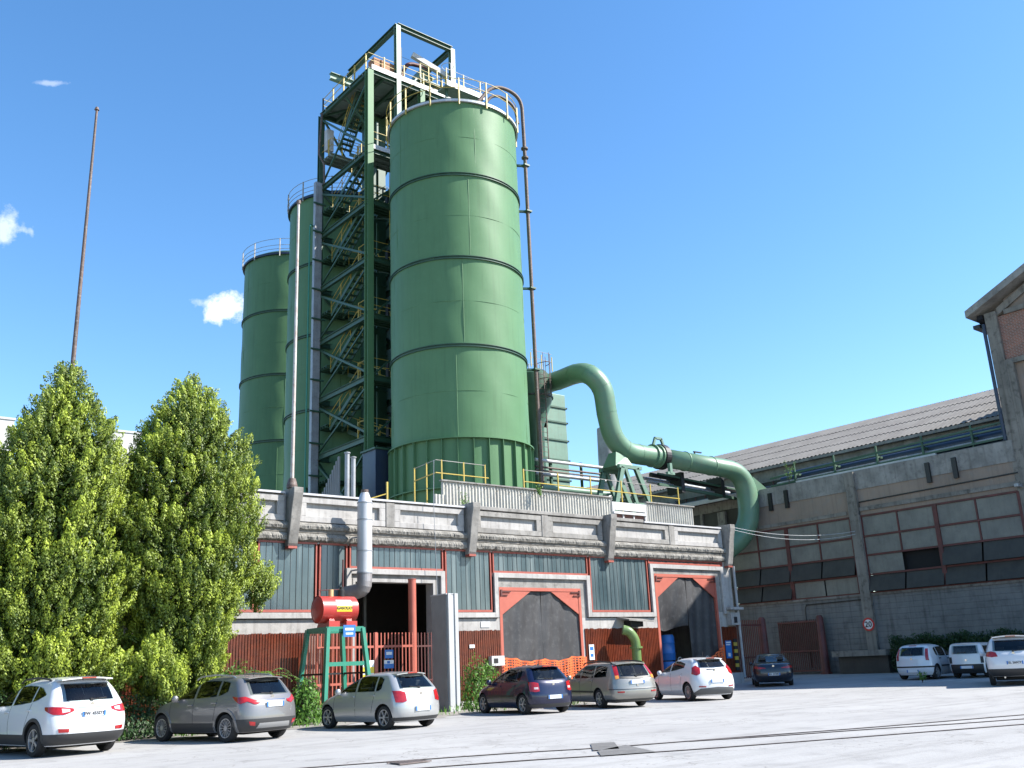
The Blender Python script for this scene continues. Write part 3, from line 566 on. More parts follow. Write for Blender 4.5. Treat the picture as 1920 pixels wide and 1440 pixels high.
def roughstrip(x0,x1,z0,z1,prot,seed,jag):
    r=np.random.default_rng(seed); n=int((x1-x0)/.045); xs=np.linspace(x0,x1,n); mb=MB(); prof=[]
    k=r.normal(size=n); k=np.convolve(k,np.ones(3)/3,'same')*.7; k2=np.convolve(r.normal(size=n),np.ones(19)/19,'same')
    vs=[]
    for i,x in enumerate(xs):
        j=k[i]*jag*1.1; j2=k2[i]*jag*2
        P=[(WY,z1),(WY-prot*.55,z1-.01),(WY-prot+.05+.02*k[i],z1-.06+.03*k[i]),(WY-prot+.012*r.normal(),(z0+z1)/2+j2*.1),(WY-prot+.03+abs(j)*.3,z0+.05+j*.7),(WY-prot+.14+abs(j),z0+j2*.6+abs(j)*.4),(WY,z0)]
        vs+=[(x,y,z) for y,z in P]
    m=7; fs=[(i*m+q,(i+1)*m+q,(i+1)*m+(q+1)%m,i*m+(q+1)%m) for i in range(n-1) for q in range(m)]
    fs+=[tuple(range(m)),tuple((n-1)*m+q for q in range(m-1,-1,-1))]
    return mb.add(vs,fs)
part('upper_cornice',roughstrip(-12,40.0,6.50,6.80,.27,3,.028),M_rough,wb,smooth=False)
part('lower_cornice',roughstrip(-12,39.7,6.10,6.44,.21,5,.05),M_rough,wb)
part('cornice_band',MB().box(-12,39.9,WY-.16,WY+.01,6.42,6.53),M_concD,wb)
for x in br_x:
    mb=MB(); P=[(WY,5.9),(WY-.22,5.9),(WY-.28,6.0),(WY-.42,6.6),(WY-.52,7.2),(WY-.66,7.78),(WY-.66,7.98),(WY+.4,7.98),(WY+.4,7.8),(WY,7.8)]
    mb.prism(P,0,x-.19,x+.19); part('bracket',mb,M_conc,wb,bevel=.02)
    part('bracket_foot',MB().box(x-.17,x+.17,WY-.28,WY,5.82,5.9),M_red,wb)
M_bars=mat('dark_glazing_bar',(.055,.075,.08),rough=.6)
# windows: frame + glazing bars + panes
def window(x0,x1,z0,z1,name='window'):
    w=part(name,MB().box(x0,x1,WY-.03,WY+.07,z0,z0+.09).box(x0,x1,WY-.03,WY+.07,z1-.07,z1).box(x0,x0+.055,WY-.03,WY+.07,z0+.09,z1-.07).box(x1-.055,x1,WY-.03,WY+.07,z0+.09,z1-.07),M_red,wb)
    gm=MB(); n=max(2,round((x1-x0-.18)/.245)); d=(x1-x0-.18)/n
    r=np.random.default_rng(int(abs(x0)*10)+3)
    for i in range(n):
        a_=x0+.09+i*d; o=r.uniform(-.003,.003); gm.add([(a_+.008,WY+.02+o,z0+.09),(a_+d-.008,WY+.02-o,z0+.09),(a_+d-.008,WY+.02-o,z1-.07),(a_+.008,WY+.02+o,z1-.07)],[(0,1,2,3)])
    part('glass_panes',gm,M_glass,w,fix=False)
    sm=MB()
    for i in range(1,n): sm.box(x0+.09+i*d-.007,x0+.09+i*d+.007,WY+.005,WY+.03,z0+.09,z1-.07)
    part('glazing_bars',sm,M_bars,w); return w
ZT=6.1
for x0,x1,z0 in ((-11.6,-7.9,3.6),(-7.8,-3.4,5.2),(-3.3,1.2,3.6),(1.3,5.6,3.6),(5.7,10.0,3.6),(10.1,14.2,3.6),(14.3,16.6,3.6),(16.7,17.85,3.6),(17.95,22.2,5.2),(22.3,24.62,3.6),(24.72,30.12,5.2),(30.25,34.02,3.6),(34.12,39.6,5.87)):
    window(x0,x1,z0,ZT)
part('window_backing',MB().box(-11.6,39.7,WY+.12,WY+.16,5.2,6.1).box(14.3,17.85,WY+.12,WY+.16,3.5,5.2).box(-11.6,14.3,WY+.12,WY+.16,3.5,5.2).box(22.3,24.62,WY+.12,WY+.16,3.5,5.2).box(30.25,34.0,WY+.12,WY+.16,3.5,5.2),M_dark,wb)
# stepped concrete moulding round openings
def mould(segs,name='door_surround'):
    mb=MB()
    for x0,x1,z0,z1 in segs: mb.box(x0,x1,WY-.12,WY+.0,z0,z1)
    part(name,mb,M_concL,wb,bevel=.012)
mould([(-12,17.78,3.38,3.58)],'sill')
mould([(17.78,17.98,3.38,5.2),(17.98,22.02,5.0,5.2),(22.02,22.22,3.38,5.2)])
mould([(22.22,24.7,3.38,3.58)],'sill')
mould([(24.7,24.9,3.38,5.2),(24.9,29.93,5.0,5.2),(29.93,30.15,3.38,5.2)])
mould([(30.15,34.12,3.38,3.58)],'sill')
mould([(34.12,34.32,3.38,5.85),(34.32,39.3,5.65,5.85),(39.3,39.52,3.5,5.85),(39.52,40.1,3.5,3.68)])
part('jamb',MB().box(18.1,18.2,WY-.02,WY+.5,0,4.85).box(21.7,21.8,WY-.02,WY+.5,0,4.85).box(18.2,21.7,WY-.02,WY+.5,4.72,4.85),M_concL,wb)
part('jamb',MB().box(17.98,18.1,WY+.001,WY+.35,3.35,5.0).box(21.8,22.02,WY+.001,WY+.35,3.35,5.0).box(18.1,21.8,WY+.001,WY+.35,4.85,5.0),M_conc,wb)
part('jamb',MB().box(24.9,25.0,WY+.001,WY+.35,3.35,5.0).box(29.6,29.93,WY+.001,WY+.35,3.35,5.0).box(25.0,29.6,WY+.001,WY+.35,4.62,5.0),M_conc,wb)
part('jamb',MB().box(34.32,34.45,WY+.001,WY+.35,3.35,5.65).box(38.95,39.3,WY+.001,WY+.35,3.6,5.65).box(34.45,38.95,WY+.001,WY+.35,5.4,5.65),M_conc,wb)
# red slat cladding 
def slats(x0,x1,z1=2.88):
    mb=MB(); r=np.random.default_rng(int(abs(x0)*7)+1); x=x0
    while x<x1-.05:
        w=.075; mb.box(x,x+w,WY-.05+r.uniform(-.006,.006),WY-.012,gz(x)+.25+r.uniform(-.02,.02),z1+r.uniform(-.02,.02)); x+=.105
    mb.box(x0,x1,WY-.012,WY-.001,gz(x0)+.2,z1-.03); part('slat_cladding',mb,M_slat,wb,fix=False)
slats(-12,18.05); slats(21.85,24.95); slats(29.72,34.4); slats(39.05,40.15)
part('plinth',MB().box(39.0,40.3,WY-.12,WY,.0,.65),M_concL,wb)
# door 2 and 3: red frames, rubber curtains
def bigdoor(x0,x1,zt,open_):
    zg=gz(x0); d=part('doorway_frame',MB().box(x0,x0+.14,WY-.02,WY+.1,zg,zt).box(x1-.14,x1,WY-.02,WY+.1,zg,zt).box(x0+.14,x1-.14,WY-.02,WY+.1,zt-.14,zt),M_redF,wb)
    k=1.3; kz=.98
    for pts in ([(x0+.14,zt-.14),(x0+.14+k+.3,zt-.14),(x0+.14,zt-.14-kz)],[(x1-.14,zt-.14),(x1-.14-k-.3,zt-.14),(x1-.14,zt-.14-kz)]): part('corner_gusset',MB().prism(pts,1,WY+.0,WY+.05),M_redF,d)
    xm=(x0+x1)/2+.05
    for (a_,b_,zb) in ((x0+.14,xm-.02,zg+.1 if not open_ else 2.85),(xm+.02,x1-.14,zg+.1)):
        n=26; m=16; r=np.random.default_rng(int(abs(a_)*3)); vs=[]; 
        for j in range(m+1):
            for i in range(n+1):
                t=i/n; x=a_+(b_-a_)*t; zz=zt-.16+(zb-(zt-.16))*j/m - (.12*math.sin(t*5) if open_ and j==m else 0)
                y=WY+.09+.025*math.sin(t*9+a_)+.02*math.sin(t*21+j*.3)+(.35*math.sin(t*3.1)*(j/m)**2 if open_ and zb>1 else 0)
                if open_ and zb<1: x+=-.5*(1-t)*(j/m)*0
                vs.append((x,y,zz))
        mb=MB().add(vs,[(j*(n+1)+i,j*(n+1)+i+1,(j+1)*(n+1)+i+1,(j+1)*(n+1)+i) for j in range(m) for i in range(n)])
        part('rubber_curtain',mb,M_curt,d,smooth=2,fix=False)
    for s,x in ((1,x0+.1),(-1,x1-.1)):
        part('hinge',MB().box(min(x,x+s*.5),max(x,x+s*.5),WY-.05,WY-.02,zt-.2,zt-.16).box(min(x,x+s*.35),max(x,x+s*.35),WY-.05,WY-.02,zt-.34,zt-.3).box(x-.04,x+.04,WY-.06,WY-.02,zt-.36,zt-.1),M_redD,d)
    hm=MB()
    for x in (x0+1.35,x1-1.15): hm.tube([(x+.16*math.cos(t),WY+.0,zg+1.25+.2*math.sin(t)) for t in np.linspace(0,2*math.pi,15)],.018,5)
    part('pull_handle',hm,M_white,d)
    return d
bigdoor(25.0,29.6,4.62,False); bigdoor(34.45,38.95,5.4,True)
# orange safety nets
def net(x0,x1,zlo,top,label):
    o=thing('safety_net',label,'net',(x0,WY-.1,gz(x0)),group='orange safety nets'); mb=MB(); n=int((x1-x0)/.13)
    def zt(t): return top(t)
    for i in range(n+1):
        t=i/n; x=x0+(x1-x0)*t; y=WY-.13+.05*math.sin(t*40); mb.bar((x,y,zlo),(x+.04*math.sin(i),y,zt(t)),.055,.012,up=(0,1,0))
    for j in range(14):
        P=[(x0+(x1-x0)*t,WY-.14+.05*math.sin(t*40),zlo+(zt(t)-zlo)*j/13+.015*math.sin(t*55+j)) for t in np.linspace(0,1,50)]
        for p,q in zip(P[:-1],P[1:]): mb.bar(p,q,.012,.045 if j<13 else .07)
    part('mesh',mb,M_net,o,fix=False); return o
net(25.05,29.65,.3,lambda t:1.72-.42*t*(1-t)*1.3+.05*math.sin(t*17),'orange plastic safety net hanging across the foot of the middle doorway')
net(37.0,39.0,.3,lambda t:1.2+.8*t-.3*math.sin(t*3.14)*.5,'orange plastic safety net slumped across the foot of the right-hand doorway')
# blue drum
def drum(x,y,z,lab,r=.42,h=1.15):
    t=thing('drum',lab,'drum',(x,y,z),group='stacked blue drums'); part('body',MB().lathe([(0,0),(r*.93,0),(r,.04),(r,.3),(r+.02,.33),(r,.36),(r,.8),(r+.02,.83),(r,.86),(r,h-.1),(r*.9,h),(0,h)],(x,y,z),32),mat('blue_plastic',(.03,.16,.50),rough=.35),t,smooth=True)
    part('lid',MB().lathe([(0,0),(r*.8,0),(r*.8,.03),(0,.03)],(x,y,z+h),24),M_black,t)
zd=gz(36); drum(36.1,33.1,zd+.1,'lower blue plastic drum inside the right-hand doorway'); drum(36.1,33.1,zd+1.3,'upper blue plastic drum inside the right-hand doorway, topmost of its stack',h=1.2)
# big silver flue
fl=thing('flue','fat silver flue pipe running up in front of the parapet, elbowed at its foot','pipe',(18.1,31.1,4.3))
part('pipe',MB().tube([(18.08,31.1,4.95),(18.08,31.1,7.55)],.275,32),M_steel,fl,smooth=True)
part('cap',MB().lathe([(.275,0),(.15,.36),(.11,.36),(.11,.42),(0,.42)],(18.08,31.1,7.55),28),M_steel,fl,smooth=True)
part('cap_mouth',MB().lathe([(.14,0),(.14,.1),(0,.1)],(18.08,31.1,7.93),20),M_rust,fl)
part('elbow',MB().tube(fillet([(18.08,31.1,4.95),(18.08,31.1,4.35),(17.75,31.9,4.25)],.5,4),.275,28),mat('dull_zinc',(.40,.38,.38),(.30,.28,.28),scale=3,rough=.45,metal=.4),fl)
for z in (4.95,5.75,6.9,7.53): part('joint_band',MB().lathe([(.26,-.02),(.29,-.02),(.29,.02),(.26,.02)],(18.08,31.1,z),28),M_tray,fl)
part('strut',MB().bar((18.08,31.1,6.3),(17.9,32,6.3),.05).bar((18.08,31.1,5.1),(17.95,32,5.1),.05),M_tray,fl)
# flag pole on bracket and thin wire
fp=thing('pole','tall thin pale pole with rust streaks rising from a parapet bracket','pole',(15.45,WY-.35,7.9))
part('shaft',MB().tube([(15.4,WY-.3,7.9),(15.4,WY-.3,19.4)],[.07,.05],12),mat('streaked_white_pole',(.60,.58,.55),(.45,.36,.31),(.30,.15,.10),scale=1.5,rough=.5,amt=.7),fp,smooth=True)
part('base',MB().lathe([(0,0),(.2,0),(.2,.1),(.13,.35),(0,.36)],(15.4,WY-.3,7.98),18),M_rust,fp); part('finial',MB().lathe([(0,0),(.09,0),(.09,.14),(0,.15)],(15.4,WY-.3,19.4),10),M_rust,fp)
dl=thing('thin_cable','thin hanging cable down the facade between the flue and the second bracket','cable',(21.4,WY-.3,7.8))
part('wire',MB().tube([(21.55,WY-.45,9.6),(21.5,WY-.45,7.9),(21.62,WY-.42,4.2)],.012,5),M_tray,dl)
# lamp canopy and vent pipe on facade
lc=thing('canopy','small grey broken canopy bracket above the green vent pipe','canopy',(32.5,31.6,3.1))
part('hood',MB().add([(31.75,31.2,3.18),(33.35,31.2,3.10),(33.35,32,3.22),(31.75,32,3.30),(31.75,31.2,3.25),(33.35,31.2,3.17),(33.35,32,3.30),(31.75,32,3.38)],[(0,3,2,1),(4,5,6,7),(0,1,5,4),(1,2,6,5),(2,3,7,6),(3,0,4,7)]),M_conc,lc)
part('housing',MB().box(32.2,33.0,31.55,32,2.92,3.18),M_black,lc)
gv=thing('vent_pipe','olive green bent vent pipe standing against the red slats behind the parked cars','pipe',(31.9,31,0),group='olive vent')
gv['group']='olive vent pipes'; del gv['group']
part('tube',MB().tube(fillet([(31.85,31.0,gz(32)),(31.85,31.0,2.35),(31.55,31.1,2.72),(31.35,31.25,2.78)],.45,8),.21,20),M_pgreen,gv,smooth=True)
for z in (1.35,2.0): part('flange',MB().lathe([(.2,-.04),(.29,-.04),(.29,.04),(.2,.04)],(31.85,31,z),20),M_pgreen,gv)
# small boxes and notices
def plate(name,label,cat,x0,x1,z0,z1,y=WY-.07,m=M_swht,marks=(),group=None,th=.02):
    t=thing(name,label,cat,((x0+x1)/2,y,z0),group=group); part('panel',MB().box(x0,x1,y-th,y,z0,z1),m,t)
    for mk in marks:
        a_,b_,c_,d_,mm=mk; part('marking',MB().box(x0+(x1-x0)*a_,x0+(x1-x0)*b_,y-th-.004,y-th-.001,z0+(z1-z0)*c_,z0+(z1-z0)*d_),mm,t)
    return t
plate('electrical_box','white wall box with a dark panel on the slats just left of the middle doorway','box',24.3,24.95,1.48,1.86,y=WY-.06,m=M_white,marks=((.15,.5,.25,.75,M_black),),th=.22)
plate('notice','tiny white notice on the red slats above the green bush','notice',23.35,23.6,2.2,2.33,m=M_swht)
plate('notice','faded white notice on the pale wall band left of the middle doorway','notice',24.0,24.45,3.0,3.22,m=M_swht,y=WY-.01)
plate('notice','narrow white notice with blue print on the slats right of the middle doorway','notice',29.85,30.15,1.55,2.2,m=M_swht,marks=((.15,.85,.62,.85,M_sblue),(.2,.8,.2,.4,M_sblue)))
plate('sign','blue safety sign on dark slats at the right end of the workshop','sign',39.15,39.6,1.35,2.2,m=M_sblue,marks=((.1,.9,.86,.94,M_swht),(.1,.8,.74,.8,M_swht),(.3,.7,.1,.3,M_swht)))
hz=thing('hazard_strip','yellow and black hazard strip on the right corner of the workshop','strip',(39.95,WY-.1,.7)); mb=MB(); mk=MB()
for i in range(9): (mb if i%2 else mk).box(39.8,40.05,WY-.1,WY-.05,.75+i*.17,.92+i*.17)
part('yellow_bands',mb,M_yell,hz); part('black_bands',mk,M_ink,hz)
bx=thing('junction_box','grey box with a dark window below the corner of the right-hand surround','box',(39.8,WY-.1,3.0)); part('case',MB().box(39.55,40.25,WY-.3,WY-.01,2.95,3.55),M_concL,bx); part('window',MB().box(39.75,40.0,WY-.31,WY-.3,3.05,3.35),M_ink,bx); part('lid',MB().box(39.45,40.45,WY-.42,WY-.01,3.7,3.82),M_concL,bx)
dp_=thing('drainpipe','thin grey drainpipe at the right corner of the workshop','pipe',(40.3,WY-.1,0)); part('tube',MB().tube([(40.32,WY-.15,.4),(40.32,WY-.15,5.9)],.07,10),M_tray,dp_)
# corrugated roof screen
rs=thing('roof_screen','grey corrugated fibre cement screen standing on the roof behind the parapet','screen',(31,34,7.15))
def corr(x0,x1,z0,z1f,y,m,name='corrugated_sheet'):
    mb=MB(); p=.177; n=int((x1-x0)/p*6); vs=[]
    for i in range(n+1):
        x=x0+(x1-x0)*i/n; yy=y+.035*math.cos(2*math.pi*(x-x0)/p); vs+=[(x,yy,z0),(x,yy,z1f(x))]
    mb.add(vs,[(2*i,2*i+2,2*i+3,2*i+1) for i in range(n)]); part(name,mb,m,rs,smooth=2,fix=False)
corr(23.6,33.95,7.15,lambda x:9.33,34,M_fc); corr(23.15,23.75,7.15,lambda x:8.72,33.94,M_fc); corr(36.4,40.1,7.15,lambda x:9.25,34,M_fc)
part('cap_strip',MB().box(23.55,33.95,33.9,34.1,9.33,9.39),M_conc,rs); part('cap_strip',MB().box(36.4,40.15,33.9,34.1,9.26,9.32),M_conc,rs)
part('window_frame',MB().box(33.95,36.4,33.95,34.05,8.75,9.15).box(34.0,36.35,33.9,34.0,8.55,8.68).box(33.95,34.08,33.95,34.05,7.15,8.75).box(36.28,36.4,33.95,34.05,7.15,8.75).box(34.7,34.78,33.98,34.04,7.15,8.55).box(35.45,35.53,33.98,34.04,7.15,8.55),M_white,rs)
part('red_sheet',MB().box(34.0,36.35,34.06,34.1,7.15,8.6),mat('faded_red_sheet',(.30,.14,.11),(.24,.12,.10),scale=3,rough=.7),rs)
part('bolts',(lambda mb:[mb.box(x,x+.03,33.94,33.97,z,z+.04) for x in np.arange(23.8,33.8,.71) for z in (8.1,9.1)] and mb)(MB()),M_ink,rs)
# yellow railings on the roof
R1=railing('roof_railing',[(19.2,35.2,7.4),(21.45,35.0,8.15)],None,M_yell,M_yell,1.1,2.0,rails=(.62,),pw=.07,rw=.05,below=1.0,cat='railing',label='yellow railing on the roof at the left foot of the nearest silo',group='yellow roof railings')
R2=railing('roof_railing',[(23.9,36.6,9.28),(23.66,34.5,9.28),(26.4,34.5,9.28)],None,M_rail,M_yell,1.1,1.3,rails=(1.1,),pw=.05,rw=.035,below=1.75,cat='railing',label='short yellow railing ending in front of the nearest silo, left of the corrugated screen top',group='yellow roof railings')
part('mid_rail',MB().tube([(23.9,36.6,9.8),(23.66,34.5,9.8),(26.6,34.5,9.8)],.028,6),M_yell,R2)
R3=railing('roof_railing',[(28.7,34.5,9.3),(30.7,34.5,9.3),(33.4,34.5,9.3),(36.2,34.5,9.27),(39.6,34.5,9.27)],None,M_rail,M_yell,1.1,2.15,rails=(1.08,),pw=.055,rw=.035,below=1.6,cat='railing',label='long yellow railing behind the corrugated screen running to the right',group='yellow roof railings')
part('mid_rail',MB().tube([(28.7,34.5,9.82),(33.4,34.5,9.82),(39.7,34.5,9.78)],.028,6),M_yell,R3)
# ---------------- diesel tank on its stand
ts=thing('tank_stand','teal steel trestle with splayed legs carrying the red tank','stand',(16.1,29.7,0))
T=[(15.45,28.95),(16.75,28.95),(16.75,30.35),(15.45,30.35)]; Bt=[(15.25,28.75),(17.05,28.75),(17.05,30.6),(15.15,30.6)]
for (x,y),(u,v) in zip(T,Bt): part('leg',MB().ibeam((u,v,0),(x,y,2.9),.16,.16,.02,up=(0,1,0)) if False else MB().bar((u,v,0),(x,y,2.9),.17,.12),M_teal,ts)
for i in range(4):
    a_,b_=T[i],T[(i+1)%4]; part('top_rail',MB().bar((*a_,2.86),(*b_,2.86),.09,.16),M_teal,ts)
    def at(k,z): return (Bt[k][0]+(T[k][0]-Bt[k][0])*z/2.9,Bt[k][1]+(T[k][1]-Bt[k][1])*z/2.9,z)
    zz=1.75 if i==0 else 1.45; part('cross_rail',MB().bar(at(i,zz),at((i+1)%4,zz),.07,.13 if i==0 else .06),M_teal if i==0 else M_black,ts)
dt2=thing('diesel_tank','red cylindrical fuel tank lettered GASOLIO on the teal trestle','tank',(16.0,29.5,2.95))
def xl(prof,x,y,z,n=36):
    mb=MB(); vs=[(x+h,y+r*math.cos(2*math.pi*k/n),z+r*math.sin(2*math.pi*k/n)) for r,h in prof for k in range(n)]
    return mb.add(vs,[(i*n+k,i*n+(k+1)%n,(i+1)*n+(k+1)%n,(i+1)*n+k) for i in range(len(prof)-1) for k in range(n)])
part('shell',xl([(0.0,-.66),(.25,-.65),(.41,-.605),(.44,-.58),(.44,.72),(.41,.745),(.25,.79),(0,.80)],15.95,29.5,3.52),M_tank,dt2,smooth=True)
part('end_rim',xl([(.435,-.60),(.455,-.60),(.455,-.57),(.435,-.57)],15.95,29.5,3.52),M_tank,dt2)
for x in (15.7,16.35): part('saddle',MB().prism([(28.98,2.95),(30.02,2.95),(29.85,3.2),(29.15,3.2)],0,x-.09,x+.09).box(x-.2,x+.2,28.95,29.12,2.94,3.12),M_tank,dt2)
part('filler_cap',MB().lathe([(0,0),(.085,0),(.085,.24),(0,.25)],(15.85,29.5,3.94),16),mat('cream_cap',(.6,.42,.2),rough=.5),dt2)
part('breather',MB().lathe([(0,0),(.12,0),(.12,.22),(.07,.26),(.07,.34),(0,.34)],(16.25,29.5,3.94),16),M_black,dt2)
part('breather_pipe',MB().tube([(16.3,29.5,4.2),(16.3,29.5,5.2)],.03,8).tube([(15.4,29.5,3.94),(15.4,29.5,4.2)],.02,6).tube([(15.4,29.5,4.15),(16.3,29.5,4.2)],.015,6),M_redD,dt2)
def curved(x0,x1,a0,a1,m,name,off=.004):
    mb=MB(); n=10; R_=.44+off; vs=[]
    for k in range(n+1):
        t=math.radians(a0+(a1-a0)*k/n); vs+=[(x0,29.5-R_*math.cos(t),3.52+R_*math.sin(t)),(x1,29.5-R_*math.cos(t),3.52+R_*math.sin(t))]
    part(name,mb.add(vs,[(2*k,2*k+1,2*k+3,2*k+2) for k in range(n)]),m,dt2,smooth=2)
curved(15.85,16.42,15,42,M_swht,'label_white'); curved(15.85,16.42,-12,15,M_syel,'label_yellow')
text('GASOLIO',.135,M_ink,dt2,Matrix.Translation((16.135-16.0,29.5-.44-.010-29.5,3.545-2.95))@Matrix.Rotation(math.pi/2,4,'X'))
plate('sign','small blue sign fixed under the red tank on the trestle','sign',15.95,16.4,2.6,2.98,y=28.82,m=M_sblue,marks=((.15,.85,.55,.75,M_swht),(.2,.8,.2,.35,M_swht)))
# ---------------- red fence, post, signs in front of first doorway
rf=thing('bar_gate','salmon red vertical bar gate in front of the first doorway behind the silver hatchback','gate',(18.5,30.9,0))
def bars(x0,x1,y,z0,z1,sp,m,parent,name='bars',w=.035,axis='x'):
    mb=MB(); k=int((x1-x0)/sp)
    for i in range(k+1):
        x=x0+(x1-x0)*i/k
        if axis=='x': mb.bar((x,y,z0),(x,y,z1),w)
        else: mb.bar((y,x,z0),(y,x,z1),w)
    return part(name,mb,m,parent,fix=False)
for a_,b_ in ((16.1,18.35),(18.5,20.0)):
    bars(a_,b_,30.9,.15,2.8,.142,M_redF,rf)
    [part('rail',MB().box(a_,b_,30.88,30.94,z_,z_+.08),M_redF,rf) for z_ in (2.28,1.05,.2)]
part('gate_post',MB().box(18.37,18.47,30.85,30.97,0,2.82),M_redF,rf)
bars(20.35,21.7,31.3,.15,2.8,.142,M_redD,rf,name='shaded_bars'); [part('rail',MB().box(20.3,21.7,31.28,31.33,z_,z_+.06),M_redD,rf) for z_ in (2.28,1.05)]  # darker red than the front bars puts their shade into the colour
po=thing('post','fat round orange red post rising into the first doorway','post',(20.25,31.2,0)); part('tube',MB().tube([(20.2,31.2,0),(20.2,31.2,4.75)],.15,20),M_redF,po,smooth=True); part('cap',MB().lathe([(0,0),(.16,0),(.16,.03),(0,.05)],(20.2,31.2,4.75),20),M_redF,po)
t=plate('sign','white and yellow warning sign low on the red bar gate','sign',17.85,18.3,1.15,1.85,y=30.82,m=M_swht,marks=((0,1,.0,.32,M_syel),(0,1,.38,.68,M_syel)))
t=plate('sign','blue sign on the red bar gate right of the white and yellow one','sign',18.75,19.1,1.9,2.2,y=30.82,m=M_sblue,marks=((.15,.85,.4,.75,M_swht),))
t=plate('sign','lower blue and white sign on the red bar gate','sign',18.72,19.12,1.55,1.84,y=30.82,m=M_swht,marks=((0,1,0,.55,M_sblue),(.3,.6,.6,.9,M_sblue)))
rp2=thing('pipe_bundle','bundle of thin brownish pink pipes standing behind the teal trestle','pipes',(16,31.3,0)); mb=MB()
for i in range(7): mb.tube([(15.85+i*.1,31.4,.1),(15.85+i*.1,31.4,2.75)],.028,8)
part('tubes',mb,mat('brown_pink_pipe',(.36,.22,.19),(.28,.16,.13),scale=3,rough=.5),rp2)
gs_=thing('gate_pillar','tall grey sheet metal gate leaf standing on end beside the first doorway','gate',(20.5,29.2,0))
part('leaf',MB().box(20.16,20.62,28.92,29.85,.0,4.02),M_grey,gs_,bevel=.01); part('edge_frame',MB().box(20.2,20.30,28.82,28.92,0,4.06).box(20.48,20.62,28.82,28.92,0,4.06).box(20.30,20.48,28.86,28.92,0,4.0),M_lgrey,gs_); part('top_cap',MB().box(20.14,20.64,28.88,29.88,4.02,4.06),M_lgrey,gs_)  # paler grey on front edge and cap paints them as sunlit
bk=thing('lamp_bracket','small white lamp bracket inside the first doorway','bracket',(21.6,31.9,4)); part('arm',MB().bar((21.75,32,3.9),(21.3,31.5,3.95),.05).bar((21.5,31.7,3.95),(21.55,31.6,3.65),.04),M_white,bk)
pw=thing('planter_wall','low grey concrete planter wall in front of the silver hatchback','wall',(15,28.3,0)); part('block',MB().box(13.9,17.2,28.4,28.65,0,.42).box(13.9,14.1,28.65,31.7,0,.42),M_conc,pw,bevel=.02)
# mast and pale blocks behind trees
ms=thing('mast','tall rusty radio mast with a slender tip rising behind the left tree','mast',(8.15,34,0)); part('shaft',MB().tube([(8.15,34,0),(8.15,34,12),(8.17,34,22.2)],[.09,.08,.045],12),M_rust,ms,smooth=True); part('tip',MB().lathe([(0,0),(.09,.02),(.05,.14),(0,.15)],(8.17,34,22.2),10),M_rust,ms)
M_blk=mat('pale_block_render',(.66,.66,.63),(.58,.58,.56),scale=.6,rough=.8)
for x0,x1,lab in ((4.0,9.2,'pale flat topped block at the left edge behind the trees'),(13.4,15.15,'narrow pale flat topped block seen between the two trees')):
    t=thing('rooftop_block',lab,'block',((x0+x1)/2,49,0),group='pale rooftop blocks'); part('wall',MB().box(x0,x1,48,50.5,7,13.4),M_blk,t); part('coping',MB().box(x0-.04,x1+.04,47.95,50.55,13.4,13.5),M_cap,t)
# ---------------- shed on the right
SX=50.0
sh=thing('shed_building','long grimy concrete shed in shade on the right, with red framed panels and corrugated roof','building',(SX,30,0))
gw=gz(SX)
mb=MB()
mb.box(SX,SX+.4,21.0,80,gw-.2,4.5); part('lower_wall',mb,M_board,sh)
mb=MB().box(SX,SX+.4,21.0,37.6,8.85,10.35); part('plaster_wall',mb,M_plast,sh)
mb=MB().box(SX-.05,SX+.4,21.0,37.6,10.35,11.45); part('parapet',mb,M_conc,sh)
part('lintel_band',MB().box(SX-.1,SX+.05,21.0,30.4,9.1,9.32).box(SX-.06,SX+.05,30.9,40,9.0,9.2),M_concD,sh)
part('sill_band',MB().box(SX-.08,SX,21,45,4.38,4.5),M_concD,sh)
mb=MB().box(SX,SX+.4,37.6,80,8.85,9.35); part('plaster_wall',mb,M_concD,sh)
for y in (30.35,): part('pilaster',MB().box(SX-.22,SX,y-.3,y+.3,gw-.2,11.40),M_concD,sh)
part('pilaster',MB().box(SX-.2,SX,39.6,40.2,gw-.2,10.5),M_concD,sh)
for y in (36.0,34.8,25.6,24.1): part('roof_drain',MB().box(SX-.2,SX-.05,y-.12,y+.12,10.0,11.1),M_black,sh)
part('conduit',MB().tube([(SX-.05,21,9.75),(SX-.07,30.0,9.62),(SX-.1,30.05,8.9)],.035,6),M_black,sh); part('conduit',MB().tube([(SX-.05,30.7,4.2),(SX-.05,34.4,4.15),(SX-.05,34.5,3.9),(SX-.05,34.5,.6)],.03,6),M_black,sh)
